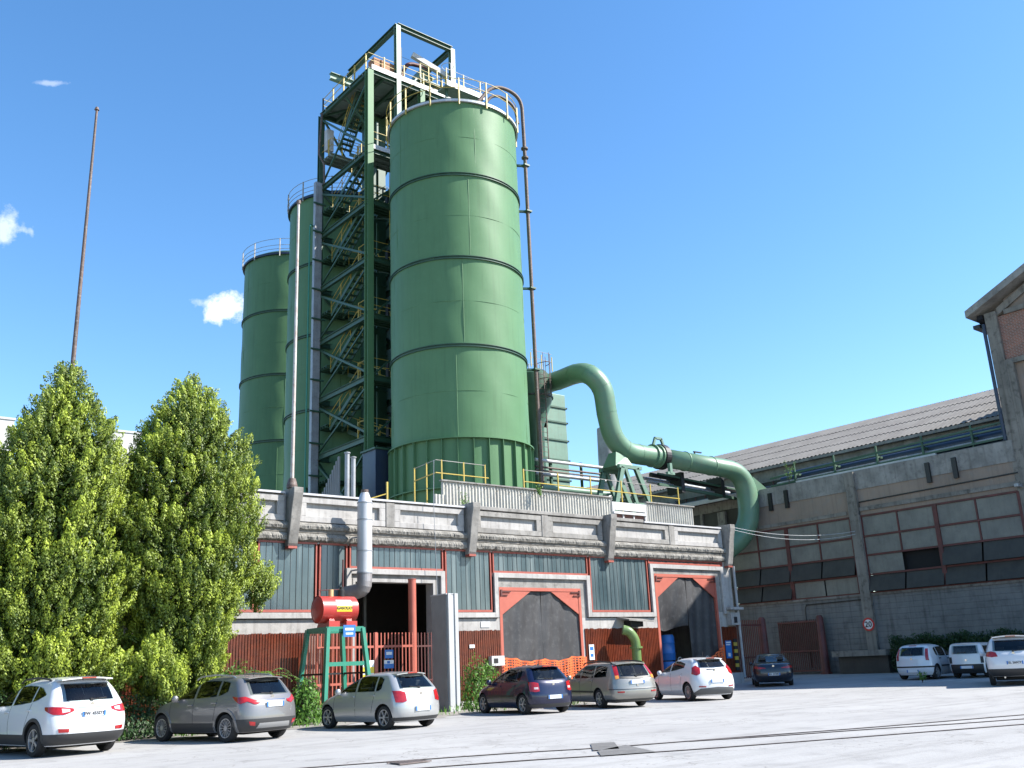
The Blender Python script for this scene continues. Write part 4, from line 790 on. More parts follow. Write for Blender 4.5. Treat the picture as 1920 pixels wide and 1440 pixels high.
# panel bays: rows z
rows=[8.82,7.66,6.6,5.52,4.52]
def bay(y0,y1,cols,heavy,dark,openc=()):
    fr=MB()
    for z in rows: fr.box(SX-.06,SX+.06,y0,y1,z-.05,z+.05)
    ys=np.linspace(y0,y1,cols+1)
    for i,y in enumerate(ys):
        w=.12 if (i in heavy) else .04
        if i in (0,cols): w=.07
        fr.box(SX-.09 if i in heavy else SX-.05,SX+.06,y-w,y+w,rows[-1]+.0 if i in heavy or i in (0,cols) else rows[2],rows[0])
    f=part('panel_frame',fr,M_redD,sh)
    for r_ in range(4):
        for c in range(cols):
            if (r_,c) in openc: part('open_bay',MB().box(SX+.3,SX+.34,ys[c],ys[c+1],rows[r_+1],rows[r_]),M_dark,f); continue
            dk=(r_,c) in dark; tilt=.28 if dk else 0
            z1,z0=rows[r_]-.06,rows[r_+1]+.06; a_,b_=ys[c]+.05,ys[c+1]-.05
            p=MB().add([(SX-.0-tilt,a_,z0),(SX-.0-tilt,b_,z0),(SX+.0,b_,z1),(SX+.0,a_,z1),(SX+.03-tilt,a_,z0),(SX+.03-tilt,b_,z0),(SX+.03,b_,z1),(SX+.03,a_,z1)],[(0,1,2,3),(7,6,5,4),(0,4,5,1),(1,5,6,2),(2,6,7,3),(3,7,4,0)])
            part('louvre_panel' if dk else 'wall_panel',p,M_louv if dk else M_panelg,f)
    part('bay_backing',MB().box(SX+.36,SX+.4,y0,y1,rows[-1],rows[0]),M_dark,sh)
bay(21.2,30.05,4,(2,),[(2,0),(2,1),(3,0),(3,1),(3,2),(3,3)],openc=((2,2),))
bay(30.75,39.6,4,(2,),[(2,0),(2,1),(2,2),(2,3),(3,2),(3,3)])
bay(40.2,49,4,(2,),[(2,0),(2,1),(2,2),(2,3)])
# main roof behind
def corrroof(x0,z0,x1,z1,y0,y1,p=.5,amp=.06):
    n=int((y1-y0)/p*4); vs=[]
    for i in range(n+1):
        y=y0+(y1-y0)*i/n; o=amp*math.cos(2*math.pi*(y-y0)/p); vs+=[(x0,y,z0+o),(x1,y,z1+o)]
    return MB().add(vs,[(2*i,2*i+2,2*i+3,2*i+1) for i in range(n)])
EX,EZ,RX,RZ=53.2,13.55,60,16.8
for k in range(4):
    xa=EX+(RX-EX)*k/4-.05; xb=EX+(RX-EX)*(k+1)/4; za=EZ+(RZ-EZ)*k/4; zb=EZ+(RZ-EZ)*(k+1)/4
    part('roof_course',corrroof(xa,za+.012,xb,zb-.0,-12,110,p=.3,amp=.035),M_roof,sh,smooth=2,fix=False)
part('rear_roof',MB().add([(RX,-12,RZ),(RX,110,RZ),(80,110,9),(80,-12,9)],[(0,1,2,3)]),M_roof,sh)
part('roof_edge',MB().box(EX-.15,EX+.15,22,110,EZ-.22,EZ-.05),M_conc,sh)
part('clerestory_wall',MB().box(EX+.25,EX+.5,22,36.8,11.3,EZ-.2),M_conc,sh)
part('clerestory_wall',MB().box(EX+.25,EX+.5,36.8,110,12.55,EZ-.2).box(EX+.25,EX+.5,36.8,110,9.5,11.35),M_conc,sh)
for i in range(14):
    y=36.8+i*5; part('clerestory_post',MB().box(EX+.05,EX+.5,y,y+.45,11.35,12.55),M_conc,sh)
    w=part('clerestory_window',MB().box(EX+.3,EX+.34,y+.45,y+5,11.35,12.55),M_louv,sh)
    part('glazing_bars',(lambda m:[m.box(EX+.24,EX+.3,y+.45+k*.9,y+.52+k*.9,11.35,12.55) for k in range(1,5)] and m)(MB()),M_redD,w)
part('flat_roof',MB().box(SX+.4,EX+.3,-12,80,10.9,11.0).box(SX+.4,EX+.3,37.6,80,9.2,9.3),M_conc,sh)
# lean-to roof beyond the parapet, its sunlit edge painted as a paler strip
part('lean_to_roof',MB().add([(SX-.5,37.7,11.35),(SX-.5,70,11.35),(EX+.3,70,12.3),(EX+.3,37.7,12.3),(SX-.5,37.7,11.2),(SX-.5,70,11.2),(EX+.3,70,12.15),(EX+.3,37.7,12.15)],[(0,1,2,3),(7,6,5,4),(0,4,5,1),(1,5,6,2),(2,6,7,3),(3,7,4,0)]),M_roof,sh)
part('lean_to_edge',MB().box(SX-.62,SX-.5,38,70,11.15,11.42),M_cap,sh)
part('upper_wall',MB().box(SX,SX+.4,38.6,70,10.6,11.2),M_concD,sh)
for i in range(8):
    y=38.6+i*3.2; part('window',MB().box(SX+.1,SX+.14,y,y+3.0,9.35,10.6),M_louv,sh); part('mullion',MB().box(SX-.04,SX+.3,y+3.0,y+3.2,9.35,10.6),M_concD,sh)
# pipes & rack on the parapet
pk=thing('rooftop_pipe_rack','blue and green pipe rack running along the top of the shed parapet','pipes',(51.5,30,11.45))
for x,z,r,m in ((51.3,12.05,.28,M_blue),(52.0,12.5,.24,M_blue),(50.7,11.85,.07,M_tray),(50.9,12.35,.05,M_greenB)):
    part('pipe',MB().tube([(x,21.4,z),(x,35.9,z-.1)],r,12),m,pk,smooth=True)
part('rack_rail',MB().bar((50.45,21.4,12.55),(50.45,36.2,12.1),.1).bar((50.45,21.4,11.72),(50.45,36.2,11.6),.14,.1),M_greenD,pk)
for y in (23.2,26,28.8,31.6,34.4): part('rack_post',MB().bar((50.5,y,11.4),(50.5,y,12.75),.1).bar((50.5,y,12.1),(52.3,y,12.1),.12),M_greenD,pk)
part('silver_lagging',MB().box(50.2,50.36,25.2,34.2,11.5,11.6),M_cap,pk)
# gabled block
gb=thing('gabled_building','tall gabled brick and concrete block at the right edge, its eaves against the sky','building',(SX,14,0))
Yc,Yr,Ye=21.2,16.5,4.5; Zc,Zr=18.45,20.55
zr=lambda y: Zr-(y-Yr)*(Zr-Zc)/(Yc-Yr) if y>Yr else Zr-(Yr-y)*.42
mb=MB().prism([(Ye,-.0),(Yc-1.0,-.0),(Yc-1.0,zr(Yc-1)),(Yr,Zr),(Ye,zr(Ye))],0,SX+.25,SX+.5); part('infill_wall',mb,M_plast,gb)
part('brick_panel',MB().box(SX+.17,SX+.25,Ye,Yc-.62,15.62,18.05),M_brick,gb)
part('corner_pier',MB().box(SX-.02,SX+.5,Yc-.62,Yc,0,18.35).box(SX-.02,SX+.5,Yc-1.0,Yc-.62,0,15.5),M_concD,gb,bevel=.02)
part('band',MB().box(SX+.0,SX+.25,Ye,Yc-.62,15.38,15.62).box(SX+.03,SX+.25,Ye,Yc-1.0,18.05,18.3),M_concD,gb)
part('pier',MB().box(SX-.02,SX+.25,14,15,0,15.38),M_concD,gb)
part('side_wall',MB().box(SX+.5,56.5,Yc-.4,Yc,0,18.3).box(56.1,56.5,Ye,Yc-.4,0,15.5),M_concD,gb)
part('gable_band',MB().add([(SX+.1,Yc-.62,17.75+.35),(SX+.1,Yr,Zr-.25),(SX+.1,Yr,Zr+.1),(SX+.1,Yc-.62,18.5),(SX+.3,Yc-.62,18.1),(SX+.3,Yr,Zr-.25),(SX+.3,Yr,Zr+.1),(SX+.3,Yc-.62,18.5)],[(0,1,2,3),(7,6,5,4),(0,4,5,1),(1,5,6,2),(2,6,7,3),(3,7,4,0)]),M_concD,gb)
P=[(Yc+.72,zr(Yc+.72)+.12),(Yr,Zr+.15),(Ye-.7,zr(Ye-.7)+.12),(Ye-.7,zr(Ye-.7)+.52),(Yr,Zr+.55),(Yc+.72,zr(Yc+.72)+.5)]
part('roof',MB().prism(P,0,SX-.55,57.0),M_conc,gb)
part('gutter',MB().bar((SX-.1,Yc+.45,17.75),(56.8,Yc+.45,17.75),.35,.2).bar((SX-.1,Yc+.2,18.2),(SX+1,Yc+.2,17.7),.3),M_ink,gb)
part('downpipe',MB().tube([(SX+.0,Yc+.12,17.8),(SX+.0,Yc+.12,11.5)],.09,10),M_blue,gb)
part('lamp',MB().box(SX-.5,SX,20.9,21.1,9.0,9.15),M_tray,gb)
# speed sign
sp=thing('speed_sign','round red ringed 20 speed limit sign on the shed pilaster','sign',(SX-.3,30.35,2.8))
def disc(x,y,z,r,m,name,n=32): part(name,MB().add([(x,y+r*math.cos(2*math.pi*k/n),z+r*math.sin(2*math.pi*k/n)) for k in range(n)]+[(x+.012,y+r*math.cos(2*math.pi*k/n),z+r*math.sin(2*math.pi*k/n)) for k in range(n)],[tuple(range(n)),tuple(range(2*n-1,n-1,-1))]+[(k,(k+1)%n,(k+1)%n+n,k+n) for k in range(n)]),m,sp)
disc(SX-.30,30.35,2.82,.36,M_sred,'ring'); disc(SX-.316,30.35,2.82,.26,M_swht,'face')
text('20',.44,M_ink,sp,Matrix.Translation((-.020,0,.01))@Matrix.Rotation(-math.pi/2,4,'Z')@Matrix.Rotation(math.pi/2,4,'X'),name='numerals')
part('bracket',MB().box(SX-.29,SX-.22,30.3,30.4,2.5,3.1),M_tray,sp)
# fences, red posts
f1=thing('bar_fence','dull red bar fence between the workshop corner and its red post','fence',(42,33,0))
bars(40.5,43.6,33.1,.3,3.25,.15,M_redD,f1,w=.045); [part('rail',MB().box(40.4,43.7,33.07,33.13,z_,z_+.08),M_redD,f1) for z_ in (2.95,1.3,.35)]
f2=thing('sliding_gate','rusty bar gate leaf slid open along the shed wall','gate',(49.5,35,0))
bars(33.6,36.2,49.5,.45,3.3,.13,M_redD,f2,w=.035,axis='y'); [part('rail',MB().box(49.47,49.53,33.55,36.25,z_,z_+.08),M_redD,f2) for z_ in (3.15,1.5,.4)]; part('mesh_infill',MB().box(49.55,49.57,33.6,36.2,1.58,3.15),mat('rusty_mesh',(.10,.07,.055),(.14,.10,.08),scale=4,rough=.9),f2)
for x,y,h,lab in ((43.95,33.2,3.4,'dull red gate post at the end of the bar fence behind the dark saloon'),(49.5,33.3,3.5,'dull red gate post against the shed wall beside the sliding gate')):
    t=thing('gate_post',lab,'post',(x,y,gz(x)),group='dull red gate posts'); part('shaft',MB().tube([(x,y,0),(x,y,h-.12),(x,y,h)],[.25,.2,.12],14),M_redD,t,smooth=True); part('base',MB().lathe([(0,0),(.34,0),(.34,.1),(0,.1)],(x,y,gz(x)),14),M_redD,t)
pl=thing('loading_ledge','dark concrete ledge at the foot of the shed wall left of the hedge','ledge',(49.3,30.5,gw)); part('slab',MB().box(48.6,50,28.9,32.2,1.15,1.45),M_concD,pl); part('base',MB().box(48.9,50,29.0,32.0,gw,1.15),M_louv,pl)
# overhead wires
ow=thing('overhead_cable','pair of slack cables from the workshop corner bracket to the shed pilaster','cable',(45,31,7.8))
for o in (0,.12):
    A=Vector((40.2,31.7,7.92-o)); B=Vector((SX-.25,30.4,8.0-o*1.4)); part('wire',MB().tube([A.lerp(B,t)+Vector((0,0,-.35*(1+o*2)*4*t*(1-t))) for t in np.linspace(0,1,16)],.013,5),M_white,ow)
# ---------------- cars
def carpaint(name,c,metal=0,rough=.3): return mat(name,c,rough=rough,metal=metal,coat=.8,spec=.5)
P_white=carpaint('white_car_paint',(.74,.75,.77)); P_grey=carpaint('grey_car_paint',(.22,.215,.215),.45,.36); P_silver=carpaint('silver_car_paint',(.50,.505,.50),.5,.34)
P_navy=carpaint('navy_car_paint',(.008,.011,.045),.3,.28); P_beige=carpaint('champagne_car_paint',(.34,.33,.30),.5,.36); P_dark=carpaint('dark_car_paint',(.012,.014,.025),.2,.28)
M_cglass=bpy.data.materials.new('car_glass'); M_cglass.use_nodes=True
_t=M_cglass.node_tree; _t.nodes.remove(_t.nodes['Principled BSDF']); _tr=_t.nodes.new('ShaderNodeBsdfTransparent'); _tr.inputs[0].default_value=(.72,.78,.77,1); _gl=_t.nodes.new('ShaderNodeBsdfGlossy'); _gl.inputs['Roughness'].default_value=.02; _fr=_t.nodes.new('ShaderNodeFresnel'); _fr.inputs[0].default_value=1.6; _mx=_t.nodes.new('ShaderNodeMixShader')
_t.links.new(_fr.outputs[0],_mx.inputs[0]); _t.links.new(_tr.outputs[0],_mx.inputs[1]); _t.links.new(_gl.outputs[0],_mx.inputs[2]); _t.links.new(_mx.outputs[0],_t.nodes['Material Output'].inputs['Surface'])
M_seat=mat('seat_fabric',(.07,.07,.075),rough=.9); M_int=mat('cabin_plastic',(.02,.02,.021),rough=.8); M_tyre=mat('tyre_rubber',(.018,.018,.019),rough=.85); M_rim=mat('alloy_rim',(.50,.50,.51),rough=.35,metal=.6); M_arch=mat('wheel_arch',(.006,.006,.006),rough=.95)
M_trim=mat('grey_trim_plastic',(.035,.036,.038),rough=.55); M_tail=mat('red_lens',(.30,.008,.012),(.45,.02,.02),scale=9,rough=.12,coat=.6); M_tailw=mat('clear_lens',(.6,.5,.5),rough=.15); M_amber=mat('amber_lens',(.75,.30,.06),rough=.15); M_plate=mat('plate_white',(.75,.76,.78),rough=.4); M_chrome=mat('chrome',(.7,.7,.72),rough=.12,metal=1)
def smooth_chain(P,it=2):
    P=[tuple(p) for p in P]
    for _ in range(it):
        Q=[P[0]]
        for a_,b_ in zip(P[:-1],P[1:]): Q+=[(a_[0]*.75+b_[0]*.25,a_[1]*.75+b_[1]*.25),(a_[0]*.25+b_[0]*.75,a_[1]*.25+b_[1]*.75)]
        Q.append(P[-1]); P=Q
    return P
class Car:
    def __init__(s,front,rear,width,cf=(.75,.45),cr=(.38,.28),nf=2.2,nr=2.7,belt=.93):
        s.F=smooth_chain(front); s.R=smooth_chain(rear); s.W=smooth_chain(width); s.cf=cf; s.cr=cr; s.nf=nf; s.nr=nr; s.belt=belt
        s.z0=max(s.F[0][0],s.R[0][0]); s.zt=min(s.F[-1][0],s.R[-1][0])
    def itp(s,C,z): return float(np.interp(z,[c[0] for c in C],[c[1] for c in C]))
    def prm(s,z):
        z=min(max(z,s.z0),s.zt); t=min(1,max(0,(z-s.belt+.08)/.16)); return s.itp(s.F,z),s.itp(s.R,z),s.itp(s.W,z),s.cf[0]+(s.cf[1]-s.cf[0])*t,s.cr[0]+(s.cr[1]-s.cr[0])*t
    def hw(s,x,z):
        F,R,W,cf,cr=s.prm(z)
        if x>=F or x<=R: return 0.0
        k=min(1,(F-R)/2/max(cf,.01)); cf*=k if k<1 else 1; k=min(1,(F-R)/2/max(cr,.01)); cr*=k if k<1 else 1
        f=1.0
        if x>F-cf: f*=(1-((x-(F-cf))/cf)**s.nf)**(1/s.nf)
        if x<R+cr: f*=(1-(((R+cr)-x)/cr)**s.nr)**(1/s.nr)
        xm=(F+R)/2; return W*f*(1-.035*((x-xm)/((F-R)/2))**2)
    def rear_pt(s,u,z,eps=0):
        # u: arc distance from the centreline round the rear to the side (signed)
        sg=1 if u>=0 else -1; u=abs(u); key=round(z,4)
        if not hasattr(s,'cache'): s.cache={}
        if key not in s.cache:
            F,R,W,cf,cr=s.prm(z); xs=[R+cr*(1-math.cos(t))*1.0 for t in np.linspace(0,math.pi/2,60)]; xs+=list(np.linspace(R+cr,R+cr+1.6,40)[1:])
            y0=s.hw(R+1e-5,z); P=[(R,y0*i/12) for i in range(12)]+[(x if i else R,s.hw(max(x,R+1e-5),z)) for i,x in enumerate(xs)]
            d=[0]
            for a_,b_ in zip(P[:-1],P[1:]): d.append(d[-1]+math.hypot(b_[0]-a_[0],b_[1]-a_[1]))
            s.cache[key]=(np.array(P),np.array(d))
        P,d=s.cache[key]; x=np.interp(u,d,P[:,0]); y=np.interp(u,d,P[:,1]); x2=np.interp(u+.01,d,P[:,0]); y2=np.interp(u+.01,d,P[:,1]); tx,ty=x2-x,y2-y; L_=math.hypot(tx,ty) or 1
        nx,ny=-ty/L_,tx/L_; return (x+nx*eps,(y+ny*eps)*sg,z)
    def side_pt(s,x,z,sg,eps=0): return (x,sg*(s.hw(x,z)+eps),z)
    def cab(s,cuts):
        if not cuts: return
        side,rear,ws=cuts; zb=s.belt-.22; zs=list(np.linspace(zb,s.zt-.055,12)); n=16; vs=[]
        for z in zs:
            zz=min(z,s.zt-.06); F,R,W,cf,cr=s.prm(zz); F=min(F,s.prm(s.belt+.06)[0])-.13; R=max(R,s.prm(s.belt+.10)[1])+.10; W=W-.07; xm=(F+R)/2; a_=(F-R)/2
            for k in range(2*n):
                t=math.pi*k/n; vs.append((xm+a_*math.cos(t),W*math.copysign(abs(math.sin(t))**.45,math.sin(t)),z))
        m_=2*n; yield MB().add(vs,[(i*m_+k,i*m_+(k+1)%m_,(i+1)*m_+(k+1)%m_,(i+1)*m_+k) for i in range(len(zs)-1) for k in range(m_)]+[tuple(range(m_-1,-1,-1)),tuple((len(zs)-1)*m_+k for k in range(m_))])
        def shrink(P,d=.018):
            c=np.mean(P,axis=0); return [tuple(c+(np.array(p)-c)*(1-d/max(.05,np.linalg.norm(np.array(p)-c)))) for p in P]
        for lo,hi in side: yield MB().prism([(y_,z_) for y_,z_ in shrink(list(lo)+list(hi)[::-1])],1,-1.5,1.5)
        lo,hi=rear; P=shrink([(u*.93,z) for u,z in list(lo)+list(hi)[::-1]],.03); R=s.prm(lo[0][1])[1]; yield MB().prism(P,0,R-.4,R+.62)
        z0,z1=ws; z0+=.02; z1-=.02; w0,w1=s.prm(z0)[2]*.86,s.prm(z1)[2]*.86; F=s.prm(z0)[0]; yield MB().prism([(-w0,z0),(w0,z0),(w1,z1),(-w1,z1)],0,F-.95,F+.3)
    def cutb(s,o,cm,m):
        co=part('cutter',cm,[m,M_arch],None)
        for p in co.data.polygons: p.material_index=1
        bo=o.modifiers.new('b','BOOLEAN'); bo.operation='DIFFERENCE'; bo.object=co; bo.solver='EXACT'; bo.material_mode='INDEX'
        bpy.context.view_layer.update(); me=bpy.data.meshes.new_from_object(o.evaluated_get(bpy.context.evaluated_depsgraph_get())); o.modifiers.clear(); o.data=me; bpy.data.objects.remove(co)
    def body(s,m,parent,wheels,rw,name='body',cuts=None):
        zs=sorted(set([round(z,4) for z in np.linspace(s.z0,s.zt,46)]+[round(c[0],4) for c in s.F+s.R+s.W if s.z0<=c[0]<=s.zt])); nz=[zs[0]]
        for z in zs[1:]:
            if z-nz[-1]>.004: nz.append(z)
        zs=nz; n=40; vs=[]
        for z in zs:
            F,R,W,cf,cr=s.prm(z); xm=(F+R)/2; a_=(F-R)/2; ring=[]
            for k in range(2*n):
                t=math.pi*k/n; x=xm+a_*math.cos(t); x=min(max(x,R+1e-6),F-1e-6); y=s.hw(x,z)*(1 if k<=n else -1)
                if k==0: y=0
                if k==n: y=0
                ring.append((x,y,z))
            vs+=ring
        m_=2*n; fs=[(i*m_+k,i*m_+(k+1)%m_,(i+1)*m_+(k+1)%m_,(i+1)*m_+k) for i in range(len(zs)-1) for k in range(m_)]
        fs+=[tuple(range(m_-1,-1,-1)),tuple((len(zs)-1)*m_+k for k in range(m_))]
        o=part(name,MB().add(vs,fs),[m,M_arch],None,local=True)
        for cm in s.cab(cuts):
            s.cutb(o,cm,m)
        for i,x in enumerate(wheels):
            cm=MB()
            for sg in (-1,1):
                k=24; c=[(x+(rw+.055)*math.cos(2*math.pi*q/k),rw+(rw+.055)*math.sin(2*math.pi*q/k)) for q in range(k)]; y0,y1=(sg*.48,sg*1.2)
                cm.add([(u,y0,v) for u,v in c]+[(u,y1,v) for u,v in c],[tuple(range(k)),tuple(range(2*k-1,k-1,-1))]+[(q,q+k,(q+1)%k+k,(q+1)%k) for q in range(k)])
            co=part('cutter',cm,[m,M_arch],None); 
            for p in co.data.polygons: p.material_index=1
            bo=o.modifiers.new('b','BOOLEAN'); bo.operation='DIFFERENCE'; bo.object=co; bo.solver='EXACT'; bo.material_mode='INDEX'
            bpy.context.view_layer.update(); me=bpy.data.meshes.new_from_object(o.evaluated_get(bpy.context.evaluated_depsgraph_get())); o.modifiers.clear(); o.data=me; bpy.data.objects.remove(co)
        o.parent=parent; me=o.data; me.name=name; me.polygons.foreach_set('use_smooth',[p.material_index==0 for p in me.polygons]); me.set_sharp_from_angle(angle=math.radians(42)); s.o=o; return o
    def patch(s,name,m,parent,mode,lo,hi,eps=.006,sg=1,nu=14,nv=6,label=None):
        lo=[np.array(p,float) for p in lo]; hi=[np.array(p,float) for p in hi]
        def ev(P,t):
            q=t*(len(P)-1); i=min(int(q),len(P)-2); return P[i]+(P[i+1]-P[i])*(q-i)
        def g_(e_): return [[(s.side_pt(*p,sg,e_) if mode=='side' else s.rear_pt(p[0],p[1],e_)) for p in ((ev(lo,i/nu)*(1-j/nv)+ev(hi,i/nu)*(j/nv)) for i in range(nu+1))] for j in range(nv+1)]
        A=g_(eps); B=g_(-.015); vs=[q for r in A for q in r]+[q for r in B for q in r]; W=nu+1; o=W*(nv+1)
        fs=[(j*W+i,j*W+i+1,(j+1)*W+i+1,(j+1)*W+i) for j in range(nv) for i in range(nu)]
        bd=[i for i in range(W)]+[j*W+nu for j in range(1,nv+1)]+[nv*W+i for i in range(nu-1,-1,-1)]+[j*W for j in range(nv-1,0,-1)]
        fs+=[(bd[k],bd[(k+1)%len(bd)],bd[(k+1)%len(bd)]+o,bd[k]+o) for k in range(len(bd))]
        return part(name,MB().add(vs,fs),m,parent,local=True,smooth=True,label=label)
def wheel(parent,x,y,rw,spokes,hub=M_rim,style='split'):
    sg=1 if y>0 else -1; w=.105; prof=[(.0,0)]
    def lat(prof,n=40):
        mb=MB(); vs=[(x+r*math.cos(2*math.pi*k/n),y+h*sg,rw+r*math.sin(2*math.pi*k/n)) for r,h in prof for k in range(n)]
        return mb.add(vs,[(i*n+k,i*n+(k+1)%n,(i+1)*n+(k+1)%n,(i+1)*n+k) for i in range(len(prof)-1) for k in range(n)])
    t=part('wheel',lat([(.001,-.02),(rw*.62,-.02),(rw*.62,-.03)]),M_arch,parent,local=True)
    part('tyre',lat([(rw*.60,-w),(rw*.9,-w-.005),(rw*.99,-w*.75),(rw,-.03),(rw,.03),(rw*.99,w*.55),(rw*.94,w*.78),(rw*.72,w*.85),(rw*.68,w*.72),(rw*.67,0)]),M_tyre,t,local=True,smooth=True)
    rm=lat([(rw*.68,w*.5),(rw*.68,w*.74),(rw*.63,w*.72),(rw*.60,w*.1)]); 
    for k in range(spokes):
        a_=2*math.pi*k/spokes
        def pt(r,da,h): return (x+r*math.cos(a_+da),y+sg*h,rw+r*math.sin(a_+da))
        wd=2.3/spokes*(.5 if style=='multi' else .62)
        r0,r1=rw*.13,rw*.63
        rm.add([pt(r0,-wd*1.6,w*.62),pt(r0,wd*1.6,w*.62),pt(r1,wd*.55,w*.60),pt(r1,-wd*.55,w*.60),pt(r0,-wd*1.6,w*.2),pt(r0,wd*1.6,w*.2),pt(r1,wd*.55,w*.3),pt(r1,-wd*.55,w*.3)],[(0,1,2,3),(7,6,5,4),(0,4,5,1),(1,5,6,2),(2,6,7,3),(3,7,4,0)])
    n=20; o=len(rm.v); rm.v+=[(x+rw*.19*math.cos(2*math.pi*k/n),y+sg*w*.68,rw+rw*.19*math.sin(2*math.pi*k/n)) for k in range(n)]; rm.f.append(tuple(o+k for k in range(n)))
    part('rim',rm,hub,t,local=True)
def build_car(label,loc,az,spec):
    c=thing(spec.get('name','parked_car'),label,spec.get('cat','car'),(loc[0],loc[1],gz(loc[0])),rz=math.radians(90-az),group='cars parked in the yard')
    K=Car(spec['front'],spec['rear'],spec['width'],**spec.get('kw',{})); paint=spec['paint']; rw=spec['rw']; wf,wr=spec['wheels']
    rwp=[q for q in spec['rear_patches'] if q[3]=='rear_window'][0]; K.body(paint,c,(wf,wr),rw,cuts=(spec['side_windows'],(rwp[0],rwp[1]),spec['windscreen'])); W=max(w for _,w in spec['width'])
    for x in (wf,wr):
        for sg in (-1,1): wheel(c,x,sg*(W-.12),rw,spec.get('spokes',5),style=spec.get('style','split'))
        part('underbody',MB().box(x-.1,x+.1,-W*.7,W*.7,rw-.08,rw+.08),M_arch,c,local=True)
    part('underbody',MB().box(spec['rear'][0][1]+.25,spec['front'][0][1]-.25,-W*.72,W*.72,.17,.32),M_arch,c,local=True)
    g=M_cglass
    for sg in (1,-1):
        for lo,hi in spec['side_windows']: K.patch('side_window',g,c,'side',lo,hi,sg=sg,eps=.004)
        for lo,hi in spec.get('pillars',[]): K.patch('door_pillar',M_black,c,'side',lo,hi,sg=sg,eps=.003,nu=3)
        for x,z in spec['handles']: 
            y=K.hw(x,z); part('door_handle',MB().box(x-.09,x+.09,sg*y-.005 if sg>0 else sg*y-.03,sg*y+.03 if sg>0 else sg*y+.005,z-.018,z+.018),spec.get('handle_m',paint),c,local=True,bevel=.006)
        for x in spec['seams']: K.patch('door_seam',M_black,c,'side',[(x[0],x[1]),(x[0]+.009,x[1])],[(x[2],x[3]),(x[2]+.009,x[3])],eps=.0025,sg=sg,nu=1,nv=12)
        if 'sill' in spec:
            z0,z1,xa,xb=spec['sill']; K.patch('sill_trim',spec.get('sill_m',M_trim),c,'side',[(xa,z0),(xb,z0)],[(xa+.03,z1),(xb-.03,z1)],sg=sg,eps=.012,nu=20,nv=3)
        if 'rub' in spec:
            z,xa,xb=spec['rub']; K.patch('rub_strip',spec.get('rub_m',M_trim),c,'side',[(xa,z-.03),(xb,z-.03)],[(xa,z+.03),(xb,z+.03)],sg=sg,eps=.014,nu=16,nv=2)
        for xw in (wf,wr):
            if spec.get('arch_trim'):
                n=22; vs=[]; 
                for k in range(n+1):
                    t=math.radians(-14+208*k/n)
                    for r_,e_ in ((rw+.05,.0),(rw+.05,.016),(rw+.115,.016),(rw+.12,0)):
                        x=xw+r_*math.cos(t); z=rw+r_*math.sin(t); z=max(z,.2); vs.append((x,sg*(K.hw(x,max(z,K.z0))+e_),z))
                part('arch_trim',MB().add(vs,[(k*4+q,k*4+4+q,k*4+4+q+1,k*4+q+1) for k in range(n) for q in range(3)]),spec['arch_trim'],c,local=True)
        mx_,mz=spec['mirror']; y=K.hw(mx_,mz)
        part('wing_mirror',MB().lathe([(0,-.075),(.06,-.07),(.085,-.02),(.085,.04),(.05,.085),(0,.09)],(mx_,sg*(y+.12),mz+.03),14).box(mx_-.03,mx_+.04,min(sg*(y-.03),sg*(y+.1)),max(sg*(y-.03),sg*(y+.1)),mz-.05,mz-.01),paint if spec.get('mirror_painted',True) else M_trim,c,local=True,smooth=True)
        for lo,hi,m in spec['tails']:
            K.patch('tail_light',m,c,'rear',[(sg*u,z) for u,z in lo],[(sg*u,z) for u,z in hi],eps=.012)
    for lo,hi,m,nm in spec['rear_patches']: K.patch(nm,m,c,'rear',lo,hi,eps=.008 if nm!='number_plate' else .02,nu=20)
    bz_=K.belt; F_,R_=K.prm(bz_+.1)[:2]; xs_=F_-1.25
    for sx,yy in ((xs_,.36),(xs_,-.36),(xs_-.92,.38),(xs_-.92,-.38)):
        part('seat',MB().prism([(sx+.03,bz_-.2),(sx+.10,bz_-.2),(sx-.02,bz_+.12),(sx-.10,bz_+.10)],1,yy-.24,yy+.24).prism([(sx-.03,bz_+.14),(sx+.02,bz_+.15),(sx-.03,bz_+.29),(sx-.09,bz_+.28)],1,yy-.13,yy+.13).box(sx-.05,sx-.02,yy-.06,yy+.06,bz_+.08,bz_+.16),M_seat,c,local=True,bevel=.02)
    part('dashboard',MB().box(F_-.55,F_-.2,-W*.8,W*.8,bz_-.2,bz_+.0),M_int,c,local=True)
    # windscreen laid on the front chain
    ws=spec['windscreen']; vs=[]; nu,nv=12,6
    for j in range(nv+1):
        z=ws[0]+(ws[1]-ws[0])*j/nv; F,R_,W_,cf,cr=K.prm(z)
        for i in range(nu+1):
            t=-1+2*i/nu; yy=W_*.93*t; lo_,hi_=F-cf,F-1e-4
            for _ in range(26):
                md=(lo_+hi_)/2
                if K.hw(md,z)>abs(yy): lo_=md
                else: hi_=md
            vs.append((lo_+.006,yy,z+.004))
    part('windscreen',MB().add(vs,[(j*(nu+1)+i,j*(nu+1)+i+1,(j+1)*(nu+1)+i+1,(j+1)*(nu+1)+i) for j in range(nv) for i in range(nu)]),g,c,local=True,smooth=2)
    # plate
    pu,pz=spec['plate']; xr=K.rear_pt(0,pz)[0]
    pl_=part('number_plate',MB().box(xr-.028,xr-.0,pu-.26,pu+.26,pz-.055,pz+.055),M_plate,c,local=True)
    [part('plate_band',MB().box(xr-.031,xr-.028,pu+u_,pu+u_+.045,pz-.055,pz+.055),M_sblue,pl_,local=True) for u_ in (.215,-.26)]
    if spec.get('reg'): text(spec['reg'],.10,M_ink,pl_,Matrix.Translation((xr-.033,pu,pz))@Matrix.Rotation(-math.pi/2,4,'Z')@Matrix.Rotation(math.pi/2,4,'X'),name='plate_lettering')
